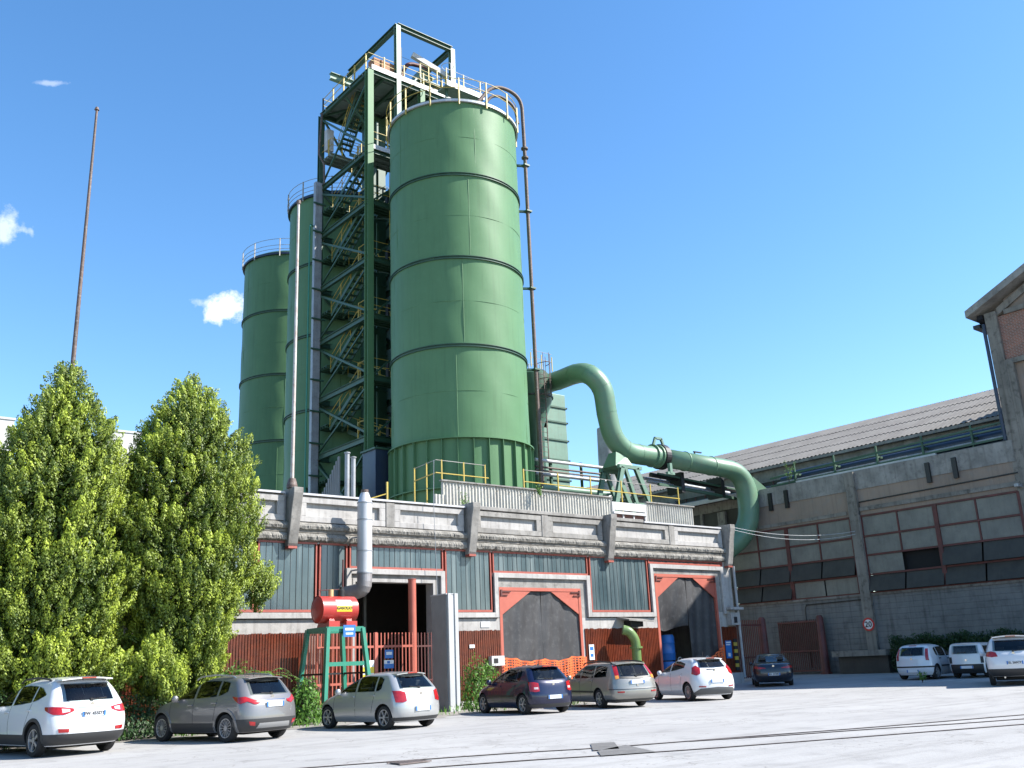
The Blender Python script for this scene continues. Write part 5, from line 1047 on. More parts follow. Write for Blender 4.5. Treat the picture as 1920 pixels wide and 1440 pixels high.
    # badge, wiper, third brake light
    bz=spec['badge']; xb=K.rear_pt(0,bz)[0]; part('badge',MB().add([(xb-.012,.045*math.cos(t),bz+.045*math.sin(t)) for t in np.linspace(0,2*math.pi,17)[:-1]],[tuple(range(16))]),M_chrome,c,local=True)
    if 'wiper' in spec:
        u0,z0,u1,z1=spec['wiper']; a_=Vector(K.rear_pt(u0,z0,.02)); b_=Vector(K.rear_pt(u1,z1,.02)); part('rear_wiper',MB().bar(a_,b_,.02,.02).box(a_.x-.01,a_.x+.05,a_.y-.03,a_.y+.03,a_.z-.03,a_.z+.03),M_black,c,local=True)
    if 'spoiler' in spec:
        x0,x1,z,hw_,m=spec['spoiler']; n=10; vs=[]
        for i in range(n+1):
            t=-1+2*i/n; y=hw_*t; dz=-.035*t*t; dx=.06*t*t; vs+=[(x0,y,z+dz),(x1+dx,y,z-.02+dz),(x1+dx,y,z-.045+dz),(x0,y,z-.06+dz)]
        part('spoiler',MB().add(vs,[(i*4+q,i*4+4+q,i*4+4+(q+1)%4,i*4+(q+1)%4) for i in range(n) for q in range(4)]+[(0,1,2,3),(n*4+3,n*4+2,n*4+1,n*4)]),m,c,local=True,smooth=True)
        if spec.get('brake3',True): part('brake_light',MB().box(x1-.012,x1+.02,-.16,.16,z-.042,z-.018),M_tail,c,local=True)
    if 'rails' in spec:
        xa,xb,z,yy,m=spec['rails']
        for sg in (-1,1): part('roof_rail',MB().tube(fillet([(xa,sg*yy,z-.05),(xa-.14,sg*yy,z+.02),((xa+xb)/2,sg*yy,z+.055),(xb+.14,sg*yy,z+.01),(xb,sg*yy,z-.06)],.12,5),.022,8),m,c,local=True,smooth=True)
    if spec.get('aerial'): ax,az_=spec['aerial']; part('aerial',MB().tube([(ax,0,az_-.02),(ax-.1,0,az_+.2)],.008,6),M_black,c,local=True)
    xe=spec['rear'][0][1]; part('exhaust',MB().tube([(xe+.25,.38,.27),(xe-.0,.38,.27)],.03,10),M_chrome,c,local=True)
    for ex in spec.get('extra',[]): ex(K,c)
    return c
def bumper(lo_z,hi_z,wrap,m=M_trim,name='bumper_trim'): return ([(-wrap,lo_z),(0,lo_z-.0),(wrap,lo_z)],[(-wrap,hi_z),(0,hi_z),(wrap,hi_z)],m,name)
def rwin(z0,w0,z1,w1): return ([(-w0,z0),(0,z0-.02),(w0,z0)],[(-w1,z1),(0,z1+.012),(w1,z1)],M_cglass,'rear_window')
# --- white crossover, far left
suv=dict(paint=P_white,rw=.345,wheels=(1.36,-1.28),spokes=5,mirror=(.72,1.02),
 front=[(.22,1.95),(.35,2.12),(.6,2.18),(.75,2.12),(.88,1.95),(.98,1.55),(1.05,1.12),(1.2,.82),(1.45,.30),(1.58,-.1),(1.64,-.5),(1.655,-.9)],
 rear=[(.22,-2.02),(.36,-2.19),(.55,-2.22),(.75,-2.21),(.92,-2.17),(1.05,-2.08),(1.3,-1.93),(1.45,-1.80),(1.55,-1.68),(1.61,-1.55),(1.645,-1.2),(1.655,-.9)],
 width=[(.22,.80),(.35,.88),(.6,.91),(.85,.905),(1.02,.865),(1.2,.80),(1.45,.69),(1.55,.63),(1.61,.52),(1.645,.3),(1.655,.02)],kw=dict(belt=1.0,cr=(.42,.34)),
 side_windows=[([(.86,1.04),(.35,1.05),(-.02,1.07)],[(.62,1.18),(.2,1.40),(-.02,1.47)]),([(-.09,1.07),(-.5,1.09),(-.95,1.13)],[(-.09,1.475),(-.5,1.50),(-.95,1.47)]),([(-.99,1.135),(-1.2,1.17),(-1.48,1.27)],[(-.99,1.465),(-1.2,1.43),(-1.48,1.30)])],
 handles=[(.1,.93),(-.95,.97)],seams=[(1.0,.4,.95,1.0),(-.05,.4,-.04,1.06),(-1.0,.95,-1.0,1.12),(-.8,.45,-1.0,.95)],sill=(.24,.46,.92,-.86),arch_trim=M_trim,
 tails=[([(.42,.93),(.62,.86),(.85,.87),(1.08,.97)],[(.42,.985),(.62,1.02),(.85,1.035),(1.08,1.03)],M_tail),([(.50,.92),(.66,.90)],[(.50,.975),(.66,.99)],M_tailw),([(.52,.50),(.72,.50)],[(.52,.57),(.74,.58)],M_tail)],
 rear_patches=[rwin(1.13,.60,1.50,.56),bumper(.24,.47,1.22),([(-.35,.985),(.35,.985)],[(-.35,1.0),(.35,1.0)],M_chrome,'chrome_strip')],
 windscreen=(1.10,1.50),plate=(0,.86),reg='EW 455DT',badge=1.06,wiper=(0,1.15,-.35,1.18),spoiler=(-1.45,-1.86,1.645,.58,P_white),rails=(.15,-1.35,1.60,.58,M_trim))
build_car('white crossover with dark lower trim parked at the far left edge',(6.2,25.2),-11,suv)
# --- grey crossover
peug=dict(paint=P_grey,rw=.325,wheels=(1.28,-1.26),spokes=14,style='multi',mirror=(.62,.98),
 front=[(.22,1.85),(.34,2.03),(.55,2.08),(.72,2.02),(.85,1.85),(.95,1.4),(1.02,1.0),(1.2,.62),(1.42,.10),(1.50,-.2),(1.535,-.6)],
 rear=[(.22,-1.95),(.36,-2.07),(.52,-2.09),(.7,-2.07),(.9,-2.03),(1.02,-1.93),(1.25,-1.76),(1.38,-1.66),(1.47,-1.52),(1.52,-1.25),(1.535,-.6)],
 width=[(.22,.78),(.35,.85),(.6,.87),(.8,.865),(.98,.83),(1.15,.77),(1.38,.67),(1.46,.61),(1.51,.48),(1.53,.25),(1.535,.02)],kw=dict(belt=.96),
 side_windows=[([(.80,.99),(.35,1.0),(0,1.01)],[(.55,1.13),(.25,1.30),(0,1.39)]),([(-.07,1.01),(-.4,1.02),(-.86,1.05)],[(-.07,1.395),(-.4,1.42),(-.86,1.41)]),([(-.92,1.055),(-1.05,1.08),(-1.24,1.15)],[(-.92,1.405),(-1.1,1.39),(-1.22,1.36)])],
 handles=[(.1,.86),(-.82,.90)],seams=[(.95,.4,.9,.95),(-.03,.4,-.03,1.0),(-.82,.5,-.92,1.0)],sill=(.23,.44,.86,-.84),arch_trim=P_grey,
 tails=[([(.40,.88),(.55,.84),(.72,.92),(.92,.86),(1.05,.95)],[(.40,.93),(.55,.95),(.72,1.03),(.92,1.02),(1.1,1.04)],M_tail),([(.55,.36),(.68,.38)],[(.57,.45),(.72,.47)],M_tail)],
 rear_patches=[rwin(1.07,.58,1.38,.53),bumper(.23,.52,1.2),([(-.5,.30),(.5,.30)],[(-.45,.42),(.45,.42)],mat('satin_grey_trim',(.28,.28,.28),rough=.5),'skid_plate'),([(-.36,.93),(.36,.93)],[(-.36,.945),(.36,.945)],M_chrome,'chrome_strip')],
 windscreen=(1.06,1.44),plate=(0,.83),badge=1.0,wiper=(0,1.08,.3,1.10),spoiler=(-1.3,-1.74,1.50,.52,P_grey),brake3=False,rails=(.25,-1.30,1.50,.56,mat('satin_rail',(.5,.5,.5),rough=.3,metal=.7)),aerial=(-1.2,1.53))
build_car('grey crossover with silver roof rails and many-spoked wheels beside the white crossover',(10.15,24.6),-15,peug)
# --- silver hatchback
def hatch(paint,reg=None,**k):
    d=dict(paint=paint,rw=.30,wheels=(1.18,-1.27),spokes=6,mirror=(.58,.93),
 front=[(.19,1.72),(.3,1.88),(.5,1.93),(.65,1.88),(.78,1.68),(.88,1.30),(.95,.98),(1.15,.60),(1.35,.10),(1.42,-.2),(1.455,-.55)],
 rear=[(.19,-1.86),(.34,-1.94),(.55,-1.945),(.66,-1.92),(.85,-1.88),(.97,-1.83),(1.2,-1.62),(1.33,-1.50),(1.40,-1.38),(1.44,-1.15),(1.455,-.55)],
 width=[(.19,.74),(.32,.81),(.55,.825),(.75,.82),(.92,.785),(1.1,.73),(1.32,.63),(1.39,.57),(1.43,.45),(1.45,.24),(1.455,.02)],kw=dict(belt=.92,cr=(.36,.26)),
 side_windows=[([(.74,.94),(.3,.94),(-.07,.95)],[(.52,1.08),(.2,1.25),(-.07,1.34)]),([(-.14,.95),(-.5,.95),(-.88,.96)],[(-.14,1.345),(-.5,1.36),(-.88,1.34)]),([(-.93,.96),(-1.05,.97),(-1.14,1.02)],[(-.93,1.335),(-1.05,1.32),(-1.16,1.27)])],
 handles=[(.05,.84),(-.82,.86)],seams=[(.9,.32,.82,.92),(-.10,.32,-.10,.95),(-.78,.42,-.92,.95)],rub=(.55,.80,-.80),rub_m=paint,
 tails=[([(.50,.70),(.62,.67),(.80,.68)],[(.50,.93),(.62,.96),(.84,.97)],M_tail)],
 rear_patches=[rwin(1.02,.60,1.33,.50),bumper(.21,.30,1.2)],
 windscreen=(1.0,1.36),plate=(0,.50),reg=reg,badge=.88,wiper=(0,1.03,.3,1.06),spoiler=(-1.2,-1.55,1.435,.5,paint),aerial=(-1.05,1.455))
    d.update(k); return d
build_car('silver five-door hatchback parked in front of the teal trestle',(14.45,24.2),-8,hatch(P_silver))
build_car('navy blue hatchback parked behind the silver estate, beside the green bush',(20.55,25.3),7,hatch(P_navy,handle_m=P_navy,rub_m=M_black,spokes=6,tails=[([(.52,.68),(.64,.66),(.82,.68)],[(.52,.92),(.64,.95),(.84,.96)],M_tail),([(.55,.74),(.68,.74)],[(.55,.80),(.68,.80)],M_tailw)]))
# --- champagne estate
wag=dict(paint=P_beige,name='parked_estate_car',cat='estate car',rw=.30,wheels=(1.42,-1.12),spokes=6,mirror=(.85,.93),
 front=[(.2,2.0),(.32,2.14),(.5,2.18),(.65,2.12),(.76,1.9),(.86,1.5),(.93,1.2),(1.1,.9),(1.32,.45),(1.41,.15),(1.45,-.3)],
 rear=[(.2,-2.10),(.36,-2.28),(.55,-2.30),(.64,-2.27),(.8,-2.25),(.95,-2.20),(1.2,-2.02),(1.35,-1.90),(1.41,-1.78),(1.44,-1.5),(1.45,-.3)],
 width=[(.2,.76),(.33,.85),(.55,.87),(.75,.86),(.92,.825),(1.1,.77),(1.32,.68),(1.39,.62),(1.43,.48),(1.445,.26),(1.45,.02)],kw=dict(belt=.92),
 side_windows=[([(.98,.94),(.5,.94),(.18,.95)],[(.74,1.10),(.45,1.24),(.18,1.33)]),([(.12,.95),(-.3,.95),(-.75,.96)],[(.12,1.335),(-.3,1.35),(-.75,1.34)]),([(-.82,.96),(-1.2,.97),(-1.62,.99)],[(-.82,1.34),(-1.2,1.33),(-1.58,1.30)])],
 handles=[(.3,.84),(-.62,.86)],seams=[(1.1,.32,1.04,.92),(.15,.32,.15,.95),(-.62,.42,-.79,.95)],rub=(.52,1.08,-.82),
 tails=[([(.60,.93),(.74,.90)],[(.52,1.33),(.66,1.33)],M_tail),([(.61,.92),(.73,.90)],[(.60,1.02),(.72,1.01)],M_amber),([(.5,.48),(.72,.48)],[(.5,.53),(.74,.53)],M_tail)],
 rear_patches=[rwin(.98,.60,1.34,.54),bumper(.21,.28,1.2),([(-1.1,.58),(0,.58),(1.1,.58)],[(-1.1,.60),(0,.60),(1.1,.60)],M_black,'bumper_seam'),([(-.62,.93),(0,.89),(.62,.93)],[(-.60,.985),(0,.965),(.60,.985)],M_black,'window_trim')],
 windscreen=(.98,1.35),plate=(0,.80),badge=.70,wiper=(0,.98,-.3,1.06),spoiler=(-1.72,-1.95,1.425,.55,P_beige),brake3=False,rails=(.3,-1.75,1.42,.58,M_black))
build_car('champagne silver estate car with black roof rails between the navy and white hatchbacks',(23.92,24.95),15,wag)
# --- white hatchback
fie=hatch(P_white,rw=.31,wheels=(1.22,-1.27),spokes=12,style='multi',
 front=[(.19,1.74),(.3,1.92),(.5,1.97),(.65,1.92),(.80,1.70),(.92,1.32),(1.0,.98),(1.18,.62),(1.36,.16),(1.44,-.15),(1.475,-.5)],
 rear=[(.19,-1.84),(.36,-1.96),(.55,-1.975),(.75,-1.95),(.95,-1.88),(1.1,-1.78),(1.25,-1.66),(1.36,-1.55),(1.43,-1.40),(1.465,-1.15),(1.475,-.5)],
 width=[(.19,.76),(.32,.84),(.55,.86),(.75,.855),(.95,.825),(1.12,.76),(1.32,.65),(1.41,.57),(1.45,.45),(1.47,.24),(1.475,.02)],kw=dict(belt=.97,cr=(.42,.3)),
 side_windows=[([(.80,.97),(.4,.98),(-.02,1.01)],[(.55,1.10),(.25,1.27),(-.02,1.36)]),([(-.09,1.015),(-.5,1.05),(-1.02,1.13)],[(-.09,1.365),(-.5,1.37),(-1.02,1.27)])],
 tails=[([(.58,.92),(.72,.86),(.9,.92)],[(.52,1.10),(.62,1.20),(.80,1.13)],M_tail),([(.45,.46),(.7,.47)],[(.45,.50),(.7,.51)],M_tail)],
 rear_patches=[rwin(1.12,.55,1.37,.47),([(-1.0,.21),(0,.21),(1.0,.21)],[(-.65,.42),(0,.46),(.65,.42)],mat('dark_grey_bumper',(.12,.12,.12),rough=.6),'bumper_trim')],
 plate=(0,.66),badge=1.0,spoiler=(-1.25,-1.62,1.46,.5,P_white)); fie.pop('rub')
build_car('white hatchback parked last in the sunlit row in front of the open doorway',(28.07,24.7),20,fie)
# --- dark saloon
alfa=dict(paint=P_dark,name='parked_saloon_car',cat='saloon car',rw=.31,wheels=(1.4,-1.2),spokes=5,mirror=(.8,.93),
 front=[(.2,2.0),(.32,2.14),(.5,2.18),(.65,2.1),(.76,1.85),(.86,1.45),(.92,1.15),(1.1,.8),(1.3,.3),(1.38,-.05),(1.41,-.45)],
 rear=[(.2,-2.0),(.34,-2.2),(.5,-2.23),(.66,-2.22),(.85,-2.18),(.96,-2.08),(1.02,-1.72),(1.08,-1.52),(1.2,-1.22),(1.32,-.92),(1.38,-.72),(1.41,-.45)],
 width=[(.2,.77),(.33,.85),(.55,.875),(.75,.865),(.92,.83),(1.02,.77),(1.28,.64),(1.35,.57),(1.39,.44),(1.405,.24),(1.41,.02)],kw=dict(belt=.97,cr=(.45,.25)),
 side_windows=[([(.95,.95),(.5,.96),(.12,.97)],[(.7,1.09),(.4,1.22),(.12,1.29)]),([(.06,.97),(-.4,.99),(-.85,1.02)],[(.06,1.295),(-.4,1.29),(-.75,1.18)])],
 handles=[(.25,.86),(-.6,.9)],seams=[(1.05,.32,1.0,.92),(.09,.32,.09,.97)],
 tails=[([(.34,.76),(.6,.74),(.88,.78)],[(.34,.80),(.6,.84),(.9,.88)],M_tail)],
 rear_patches=[([(-.62,1.06),(0,1.04),(.62,1.06)],[(-.50,1.31),(0,1.325),(.50,1.31)],M_cglass,'rear_window')],
 windscreen=(.97,1.32),plate=(0,.52),reg='BX 343MS',badge=.86)
a_=math.radians(52); build_car('dark saloon parked in shade by the bar fence, rear towards the yard',(37.05+math.sin(a_)*1.3,27.75+math.cos(a_)*1.3),50,alfa)
# --- white hatch and van by the shed
pun=hatch(P_white,rw=.30,wheels=(1.15,-1.25),spokes=5,rear=[(.19,-1.80),(.34,-1.90),(.55,-1.92),(.66,-1.90),(.85,-1.89),(.97,-1.86),(1.2,-1.75),(1.33,-1.66),(1.42,-1.52),(1.47,-1.2),(1.485,-.55)],
 front=[(.19,1.70),(.3,1.84),(.5,1.88),(.65,1.82),(.78,1.6),(.9,1.2),(.97,.95),(1.15,.60),(1.35,.10),(1.44,-.2),(1.485,-.55)],
 width=[(.19,.74),(.32,.81),(.55,.83),(.75,.825),(.92,.79),(1.1,.75),(1.34,.66),(1.41,.6),(1.46,.47),(1.48,.25),(1.485,.02)],
 tails=[([(.60,.80),(.74,.78)],[(.56,1.28),(.68,1.28)],M_tail)],rear_patches=[rwin(.99,.56,1.34,.52),([(-1.2,.50),(0,.50),(1.2,.50)],[(-1.2,.56),(0,.56),(1.2,.56)],M_black,'bumper_strip')],plate=(0,.36),badge=.86,rub_m=M_trim,handle_m=M_black)
build_car('white hatchback parked nose in to the hedge, left of the small white van',(42.25,23.05),84,pun)
pan=hatch(P_white,name='parked_van',cat='van',rw=.28,wheels=(1.05,-1.11),spokes=5,
 front=[(.2,1.5),(.3,1.62),(.5,1.66),(.7,1.62),(.82,1.5),(.9,1.1),(.96,.9),(1.15,.72),(1.35,.42),(1.42,.2),(1.445,-.2)],
 rear=[(.2,-1.64),(.34,-1.72),(.5,-1.73),(.7,-1.72),(.9,-1.71),(1.05,-1.69),(1.25,-1.65),(1.36,-1.61),(1.42,-1.5),(1.44,-1.3),(1.445,-.2)],
 width=[(.2,.70),(.32,.74),(.55,.75),(.8,.75),(.95,.735),(1.15,.70),(1.34,.65),(1.40,.6),(1.43,.5),(1.44,.3),(1.445,.02)],kw=dict(belt=.92,cr=(.18,.16),cf=(.3,.25)),
 side_windows=[([(.78,.94),(.5,.94),(.1,.94)],[(.66,1.08),(.5,1.28),(.1,1.32)]),([(-.75,.96),(-1.1,.96),(-1.4,.96)],[(-.75,1.30),(-1.1,1.30),(-1.4,1.30)])],
 tails=[([(.58,.60),(.70,.60)],[(.58,.86),(.70,.86)],M_black)],rear_patches=[rwin(.98,.55,1.32,.52),bumper(.2,.56,1.3,M_black)],plate=(0,.44),badge=.72,seams=[(.05,.32,.05,.94)],handles=[(.12,.86)],rub=(.5,.7,-.7),rub_m=M_black,spoiler=(-1.45,-1.62,1.43,.55,P_white),mirror=(.75,.93),brake3=False); pan.pop('aerial')
build_car('small boxy white van with black bumper between the white hatchback and the near white crossover',(42.95,21.2),80,pan)
tig=dict(suv); tig.update(rear=[(.3,-1.95),(.42,-2.14),(.6,-2.2),(.8,-2.19),(1.0,-2.14),(1.12,-2.06),(1.35,-1.92),(1.5,-1.82),(1.58,-1.7),(1.64,-1.5),(1.68,-1.2),(1.69,-.9)],front=[(.3,1.95),(.4,2.12),(.6,2.18),(.8,2.12),(.95,1.9),(1.04,1.5),(1.1,1.12),(1.25,.82),(1.5,.30),(1.62,-.1),(1.67,-.5),(1.69,-.9)],
 width=[(.3,.80),(.42,.88),(.65,.91),(.9,.905),(1.07,.87),(1.25,.81),(1.5,.71),(1.6,.63),(1.65,.52),(1.68,.3),(1.69,.02)],
 tails=[([(.50,.98),(.7,.96),(.95,.99)],[(.55,1.12),(.7,1.16),(1.0,1.13)],M_tail)],rear_patches=[rwin(1.16,.64,1.52,.60),bumper(.31,.56,1.22),([(-.7,.60),(-.45,.60)],[(-.7,.63),(-.45,.63)],M_tail,'reflector')],plate=(0,.76),reg='EL 260CY',badge=1.07,spoiler=(-1.5,-1.86,1.68,.58,P_white),sill=(.3,.5,.92,-.86))
a_=math.radians(66); build_car('white crossover cut off by the right edge, half in front of the white van',(35.9+math.sin(a_)*1.3,16.5+math.cos(a_)*1.3),64,tig)
# ---------------- plants
def leafmat(name,c0,c1,trans=.35):
    m=bpy.data.materials.new(name); m.use_nodes=True; t=m.node_tree; b=t.nodes['Principled BSDF']; b.inputs['Roughness'].default_value=.55
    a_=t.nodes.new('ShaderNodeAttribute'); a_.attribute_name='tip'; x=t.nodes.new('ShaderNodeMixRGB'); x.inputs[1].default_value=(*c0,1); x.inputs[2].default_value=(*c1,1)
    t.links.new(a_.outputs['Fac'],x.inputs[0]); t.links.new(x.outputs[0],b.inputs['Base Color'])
    tr=t.nodes.new('ShaderNodeBsdfTranslucent'); t.links.new(x.outputs[0],tr.inputs['Color']); mx_=t.nodes.new('ShaderNodeMixShader'); mx_.inputs[0].default_value=trans
    t.links.new(b.outputs[0],mx_.inputs[1]); t.links.new(tr.outputs[0],mx_.inputs[2]); t.links.new(mx_.outputs[0],t.nodes['Material Output'].inputs['Surface']); return m
def leaves(name,C,Nn,Up,sz,asp,tip,m,parent,kind=None,label=None):
    # C centres, Nn normals, Up long axes: diamond shaped leaf faces
    n=len(C); Nn=Nn/np.linalg.norm(Nn,axis=1,keepdims=True); U=Up-(Up*Nn).sum(1,keepdims=True)*Nn; U/=np.linalg.norm(U,axis=1,keepdims=True)+1e-9; S=np.cross(Nn,U)
    h=(sz)[:,None]; w=(sz*asp)[:,None]
    V=np.stack([C-U*h*.5,C+S*w*.5,C+U*h*.5,C-S*w*.5],1).reshape(-1,3)
    off=np.array(rootloc(parent)) if parent else np.zeros(3); V=V-off
    me=bpy.data.meshes.new(name); me.vertices.add(4*n); me.vertices.foreach_set('co',V.ravel().astype('f')); me.loops.add(4*n); me.loops.foreach_set('vertex_index',np.arange(4*n,dtype='i')); me.polygons.add(n); me.polygons.foreach_set('loop_start',np.arange(0,4*n,4,dtype='i')); me.update()
    at=me.attributes.new('tip','FLOAT','POINT'); at.data.foreach_set('value',np.repeat(tip,4).astype('f')); me.materials.append(m)
    o=bpy.data.objects.new(name,me); COL.objects.link(o)
    if parent: o.parent=parent
    if kind: o['kind']=kind
    if label: o['label']=label
    return o
def rv(n): v=rng.normal(size=(n,3)); return v/np.linalg.norm(v,axis=1,keepdims=True)
M_cyp=leafmat('yellow_green_cypress_foliage',(.035,.075,.008),(.42,.51,.055),.25)
M_leaf=leafmat('fresh_green_leaves',(.045,.12,.018),(.16,.32,.05),.4); M_ivy=leafmat('dark_green_leaves',(.018,.045,.012),(.05,.11,.03),.3)
M_bark=mat('brown_bark',(.10,.07,.05),(.06,.045,.035),scale=6,rough=.95)
def noise3(P,f,seed):
    r=np.random.default_rng(seed); s=0
    for k in range(6):
        d=r.normal(size=3); d/=np.linalg.norm(d); s=s+np.sin(P@d*f*(1+k*.35)+r.uniform(0,6.28))
    return s/6
def conifer(x,y,H,R,zb,label,seed,prof,ntuft,extra=()):
    global rng; rng=np.random.default_rng(seed)
    t=thing('cypress_tree',label,'tree',(x,y,0),group='yellow green conifers behind the parked cars')
    tm=MB().tube([(x,y,0),(x+.03,y,H*.4),(x,y,H*.97)],[.2,.13,.02],12); part('trunk',tm,M_bark,t,smooth=True)
    lm=MB(); 
    for i in range(46):
        z=zb*.6+(H-zb)*.9*i/46; a_=i*2.4; r_=R*np.interp((z-zb)/(H-zb),prof[0],prof[1])*.85; lm.tube([(x,y,z),(x+math.cos(a_)*r_*.5,y+math.sin(a_)*r_*.5,z+.15),(x+math.cos(a_)*r_,y+math.sin(a_)*r_,z+.6)],[.05,.035,.01],6)
    part('limbs',lm,M_bark,t)
    # tuft anchor points in a lumpy shell
    n=ntuft; tt=rng.uniform(0,1,n*3); w=np.interp(tt,prof[0],prof[1]); keep=rng.uniform(0,1,n*3)<w+.1; tt=tt[keep][:n]; n=len(tt)
    ang=rng.uniform(0,2*math.pi,n); z=zb+(H-zb)*tt; D=np.stack([np.cos(ang),np.sin(ang),z*.9],1)
    lump=1+.20*noise3(D*np.array([1.6,1.6,1.2]),1.5,seed)+.26*noise3(D*np.array([3,3,2.6]),2.0,seed+1)
    depth=1-np.abs(rng.normal(0,.10,n))+.06*(rng.uniform(0,1,n)<.18); rr=R*np.interp(tt,prof[0],prof[1])*lump*depth
    P=np.stack([x+rr*np.cos(ang),y+rr*np.sin(ang),z],1)
    for (ex,ey,ez,er,k) in extra:
        q=rv(k)*er*rng.uniform(.5,1,(k,1))+np.array([ex,ey,ez]); P=np.vstack([P,q]); ang=np.concatenate([ang,np.arctan2(q[:,1]-y,q[:,0]-x)]); depth=np.concatenate([depth,np.ones(k)])
    n=len(P); out_=np.stack([np.cos(ang),np.sin(ang),np.zeros(n)],1)
    axis=out_*.42+np.array([0,0,1.])+rng.normal(0,.22,(n,3)); axis/=np.linalg.norm(axis,axis=1,keepdims=True)
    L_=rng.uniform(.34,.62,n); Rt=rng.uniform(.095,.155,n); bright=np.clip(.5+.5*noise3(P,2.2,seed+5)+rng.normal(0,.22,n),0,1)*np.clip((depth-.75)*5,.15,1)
    K=92
    s=rng.uniform(0,1,(n,K)); q=rng.uniform(0,2*math.pi,(n,K)); a1=np.cross(axis,np.array([.3,.5,.1])); a1/=np.linalg.norm(a1,axis=1,keepdims=True); a2=np.cross(axis,a1)
    rad=Rt[:,None]*np.sqrt(np.clip(1-(2*s-.95)**2,.05,1))*rng.uniform(.65,1.08,(n,K))
    nr=a1[:,None,:]*np.cos(q)[...,None]+a2[:,None,:]*np.sin(q)[...,None]
    Cc=P[:,None,:]+axis[:,None,:]*(s*L_[:,None])[...,None]+nr*rad[...,None]
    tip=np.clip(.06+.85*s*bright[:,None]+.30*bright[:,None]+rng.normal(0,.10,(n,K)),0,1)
    Nn=nr+axis[:,None,:]*.45+rng.normal(0,.16,(n,K,3)); Up=np.broadcast_to(axis[:,None,:],Nn.shape)+nr*.4+rng.normal(0,.3,(n,K,3))
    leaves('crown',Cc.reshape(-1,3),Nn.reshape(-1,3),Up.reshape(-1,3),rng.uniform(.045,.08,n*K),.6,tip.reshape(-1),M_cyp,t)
    # denser inner twigs that close most of the view through
    k=26000; tt=rng.uniform(0,1,k); w=np.interp(tt,prof[0],prof[1]); rr=R*w*rng.uniform(.15,.80,k)**.6; ang=rng.uniform(0,6.283,k); Q=np.stack([x+rr*np.cos(ang),y+rr*np.sin(ang),zb+(H-zb)*tt*.97],1)
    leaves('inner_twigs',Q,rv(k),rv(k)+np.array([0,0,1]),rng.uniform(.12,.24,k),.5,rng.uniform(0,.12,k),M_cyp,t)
    return t
pr1=([0,.04,.12,.3,.5,.67,.75,.84,.9,.96,1],[.5,.75,.9,1,1,.90,.72,.50,.30,.13,.02])
pr2=([0,.10,.22,.38,.54,.70,.78,.87,.94,1],[.45,.62,.76,.95,1.0,.86,.70,.48,.25,.02])
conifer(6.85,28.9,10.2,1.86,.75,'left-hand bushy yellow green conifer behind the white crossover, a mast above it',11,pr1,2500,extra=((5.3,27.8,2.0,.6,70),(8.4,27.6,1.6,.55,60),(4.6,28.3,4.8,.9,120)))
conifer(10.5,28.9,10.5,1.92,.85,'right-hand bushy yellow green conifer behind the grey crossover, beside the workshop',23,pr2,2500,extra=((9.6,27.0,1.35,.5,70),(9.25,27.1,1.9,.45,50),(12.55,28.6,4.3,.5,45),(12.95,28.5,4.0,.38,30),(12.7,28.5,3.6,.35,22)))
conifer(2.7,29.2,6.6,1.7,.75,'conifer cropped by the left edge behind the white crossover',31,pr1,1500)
def bush(name,label,cat,c,r,n,m,sz,seed,kind=None,group=None,droop=False,asp=.45):
    global rng; rng=np.random.default_rng(seed); cx,cy,cz=c; t=thing(name,label,cat,(cx,cy,gz(cx)),group=group,kind=kind)
    d=rv(n); d[:,2]=np.abs(d[:,2])*1.0; rad=rng.uniform(.35,1,n)**.5*(1+.25*noise3(d*2.5,2,seed))
    P=np.array([cx,cy,gz(cx)+.05])+d*rad[:,None]*np.array(r); Nn=d+rng.normal(0,.6,(n,3)); Up=rng.normal(0,.5,(n,3))+np.array([0,0,-.6 if droop else .8])
    leaves('foliage',P,Nn,Up,rng.uniform(sz*.6,sz*1.2,n),asp,np.clip(rng.normal(.5,.3,n),0,1),m,t)
    sm=MB()
    for i in range(14):
        a_=rng.uniform(0,6.28); q=rng.uniform(.2,.8); sm.tube([(cx,cy,gz(cx)),(cx+r[0]*q*math.cos(a_)*.6,cy+r[1]*q*math.sin(a_)*.6,gz(cx)+r[2]*.5),(cx+r[0]*q*math.cos(a_),cy+r[1]*q*math.sin(a_),gz(cx)+r[2]*.9)],[.018,.012,.005],5)
    part('stems',sm,M_bark,t); return t
bush('bush','leafy green bush between the grey gate leaf and the navy hatchback','bush',(22.1,29.6,0),(.95,.7,1.75),2600,M_leaf,.13,5)
bush('bush','young leafy green bush between the grey crossover and the silver hatchback','bush',(14.25,28.0,0),(.5,.5,1.4),1300,M_leaf,.15,6)
bush('bush','low dark ivy bush on the ground behind the white crossover','bush',(8.9,27.6,0),(1.3,.7,1.1),5200,M_ivy,.10,8)
bush('bush','dark green undergrowth below the left conifer at the left edge','bush',(5.0,28.0,0),(2.2,.9,1.5),5200,M_ivy,.12,9)
bush('bush','bright green bush at the foot of the red slats behind the grey crossover','bush',(12.5,30.1,0),(1.5,.6,1.85),7000,M_leaf,.11,12)
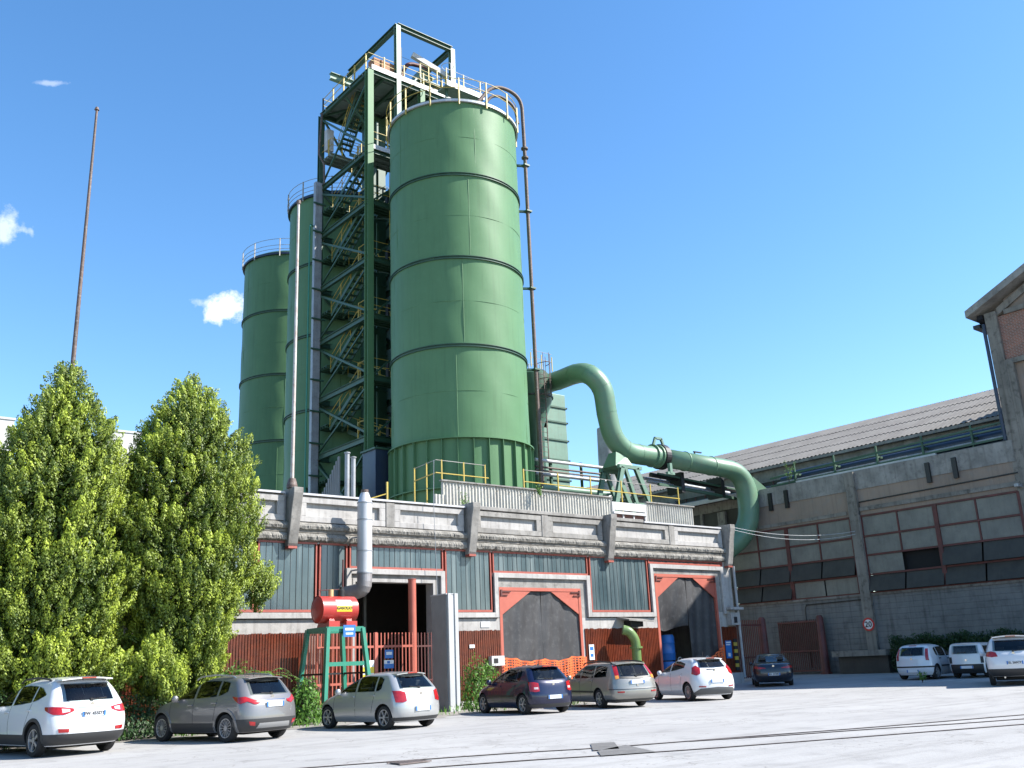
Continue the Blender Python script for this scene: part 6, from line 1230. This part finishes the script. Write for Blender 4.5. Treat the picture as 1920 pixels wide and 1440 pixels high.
# fern-like sumac with arching fronds
fs_=thing('sumac_plant','fern-like plant with arching fronds above the roof of the grey crossover','plant',(13.4,29.8,0)); r_=np.random.default_rng(4); C=[];Nn=[];Up=[]; st=MB()
for i in range(30):
    a_=r_.uniform(0,6.28); L0=r_.uniform(.6,1.05); b0=np.array([13.3+r_.uniform(-.9,.6),29.7+r_.uniform(-.4,.3),r_.uniform(1.0,1.6)]); pts=[]
    for s in np.linspace(0,1,15):
        p=b0+np.array([math.cos(a_)*L0*s,math.sin(a_)*L0*s,.55*s-.65*s*s]); pts.append(p)
        if s>.1:
            for sg in (-1,1):
                side=np.array([-math.sin(a_)*sg,math.cos(a_)*sg,-.15]); C.append(p+side*.07); Up.append(side); Nn.append([r_.normal(0,.2),r_.normal(0,.2),1])
    st.tube(pts,.008,4)
st.tube([(13.3,29.8,0),(13.3,29.75,1.5)],.03,6); part('stems',st,M_bark,fs_)
leaves('fronds',np.array(C),np.array(Nn,float),np.array(Up),np.full(len(C),.17),.36,r_.uniform(.4,1,len(C)),M_leaf,fs_)
# hedge, verge weeds
hn=26000; rng=np.random.default_rng(3); hx=rng.uniform(48.6,49.7,hn); hy=rng.uniform(20.5,28.7,hn); top=1.72+.10*np.sin(hy*3.1)+.12*np.sin(hy*9.7+1)+.14*np.sin(hy*27); hz_=gz(49)+rng.uniform(0,1,hn)**.6*top
hd=thing('hedge','dark green hedge along the foot of the shed wall behind the white van','hedge',(49.2,25,gz(49)))
leaves('foliage',np.stack([hx,hy,hz_],1),rv(hn),rv(hn)+np.array([0,0,.8]),rng.uniform(.08,.17,hn),.4,rng.uniform(0,.5,hn),M_ivy,hd)
wn=9000; xs=rng.uniform(-2,25,wn); keep=(np.sin(xs*1.9)+np.sin(xs*4.3+2)+rng.normal(0,.8,wn))>.5; xs=xs[keep]; k=len(xs); ys=rng.uniform(27.2,31.5,k); ys=np.where(rng.uniform(0,1,k)<.35,rng.uniform(26.6,27.6,k),ys)
leaves('weeds',np.stack([xs,ys,rng.uniform(.02,.22,k)],1),rv(k)*np.array([1,1,.4]),rng.normal(0,.35,(k,3))+np.array([0,0,1]),rng.uniform(.08,.25,k),.22,rng.uniform(.1,1,k),M_leaf,None,kind='stuff',label='dry weeds and grass tufts along the gravel verge')
def weed(x,y,z,h,lab,n=26,seed=1):
    r=np.random.default_rng(seed); t=thing('weed',lab,'weed',(x,y,z),group=None); C=[];U=[]
    mb=MB()
    for i in range(5):
        e_=(x+r.normal(0,.18*h),y+r.normal(0,.1),z+h*r.uniform(.6,1)); mb.tube([(x,y,z),e_],.01,4)
        for j in range(n): s=r.uniform(.25,1); C.append([x+(e_[0]-x)*s+r.normal(0,.05*h),y+(e_[1]-y)*s+r.normal(0,.05),z+(e_[2]-z)*s]); U.append(r.normal(0,.5,3)+[0,0,.8])
    part('stems',mb,M_bark,t); C=np.array(C); leaves('leaves',C,r.normal(size=C.shape),np.array(U),r.uniform(.06,.13,len(C)),.4,r.uniform(.3,1,len(C)),M_leaf,t)
weed(24.2,33.2,7.9,.9,'small green weed growing on the roof against the corrugated screen',seed=2)
weed(49.9,34.5,11.45,1.5,'tall pale weed growing on the shed parapet by the end of the big duct',seed=3)
weed(28.9,33.6,8.9,.7,'small weed on the roof at the right foot of the nearest silo',seed=4)
weed(38.4,21.4,gz(38.4),.5,'tuft of weed in the yard in front of the white hatchback by the shed',seed=5)
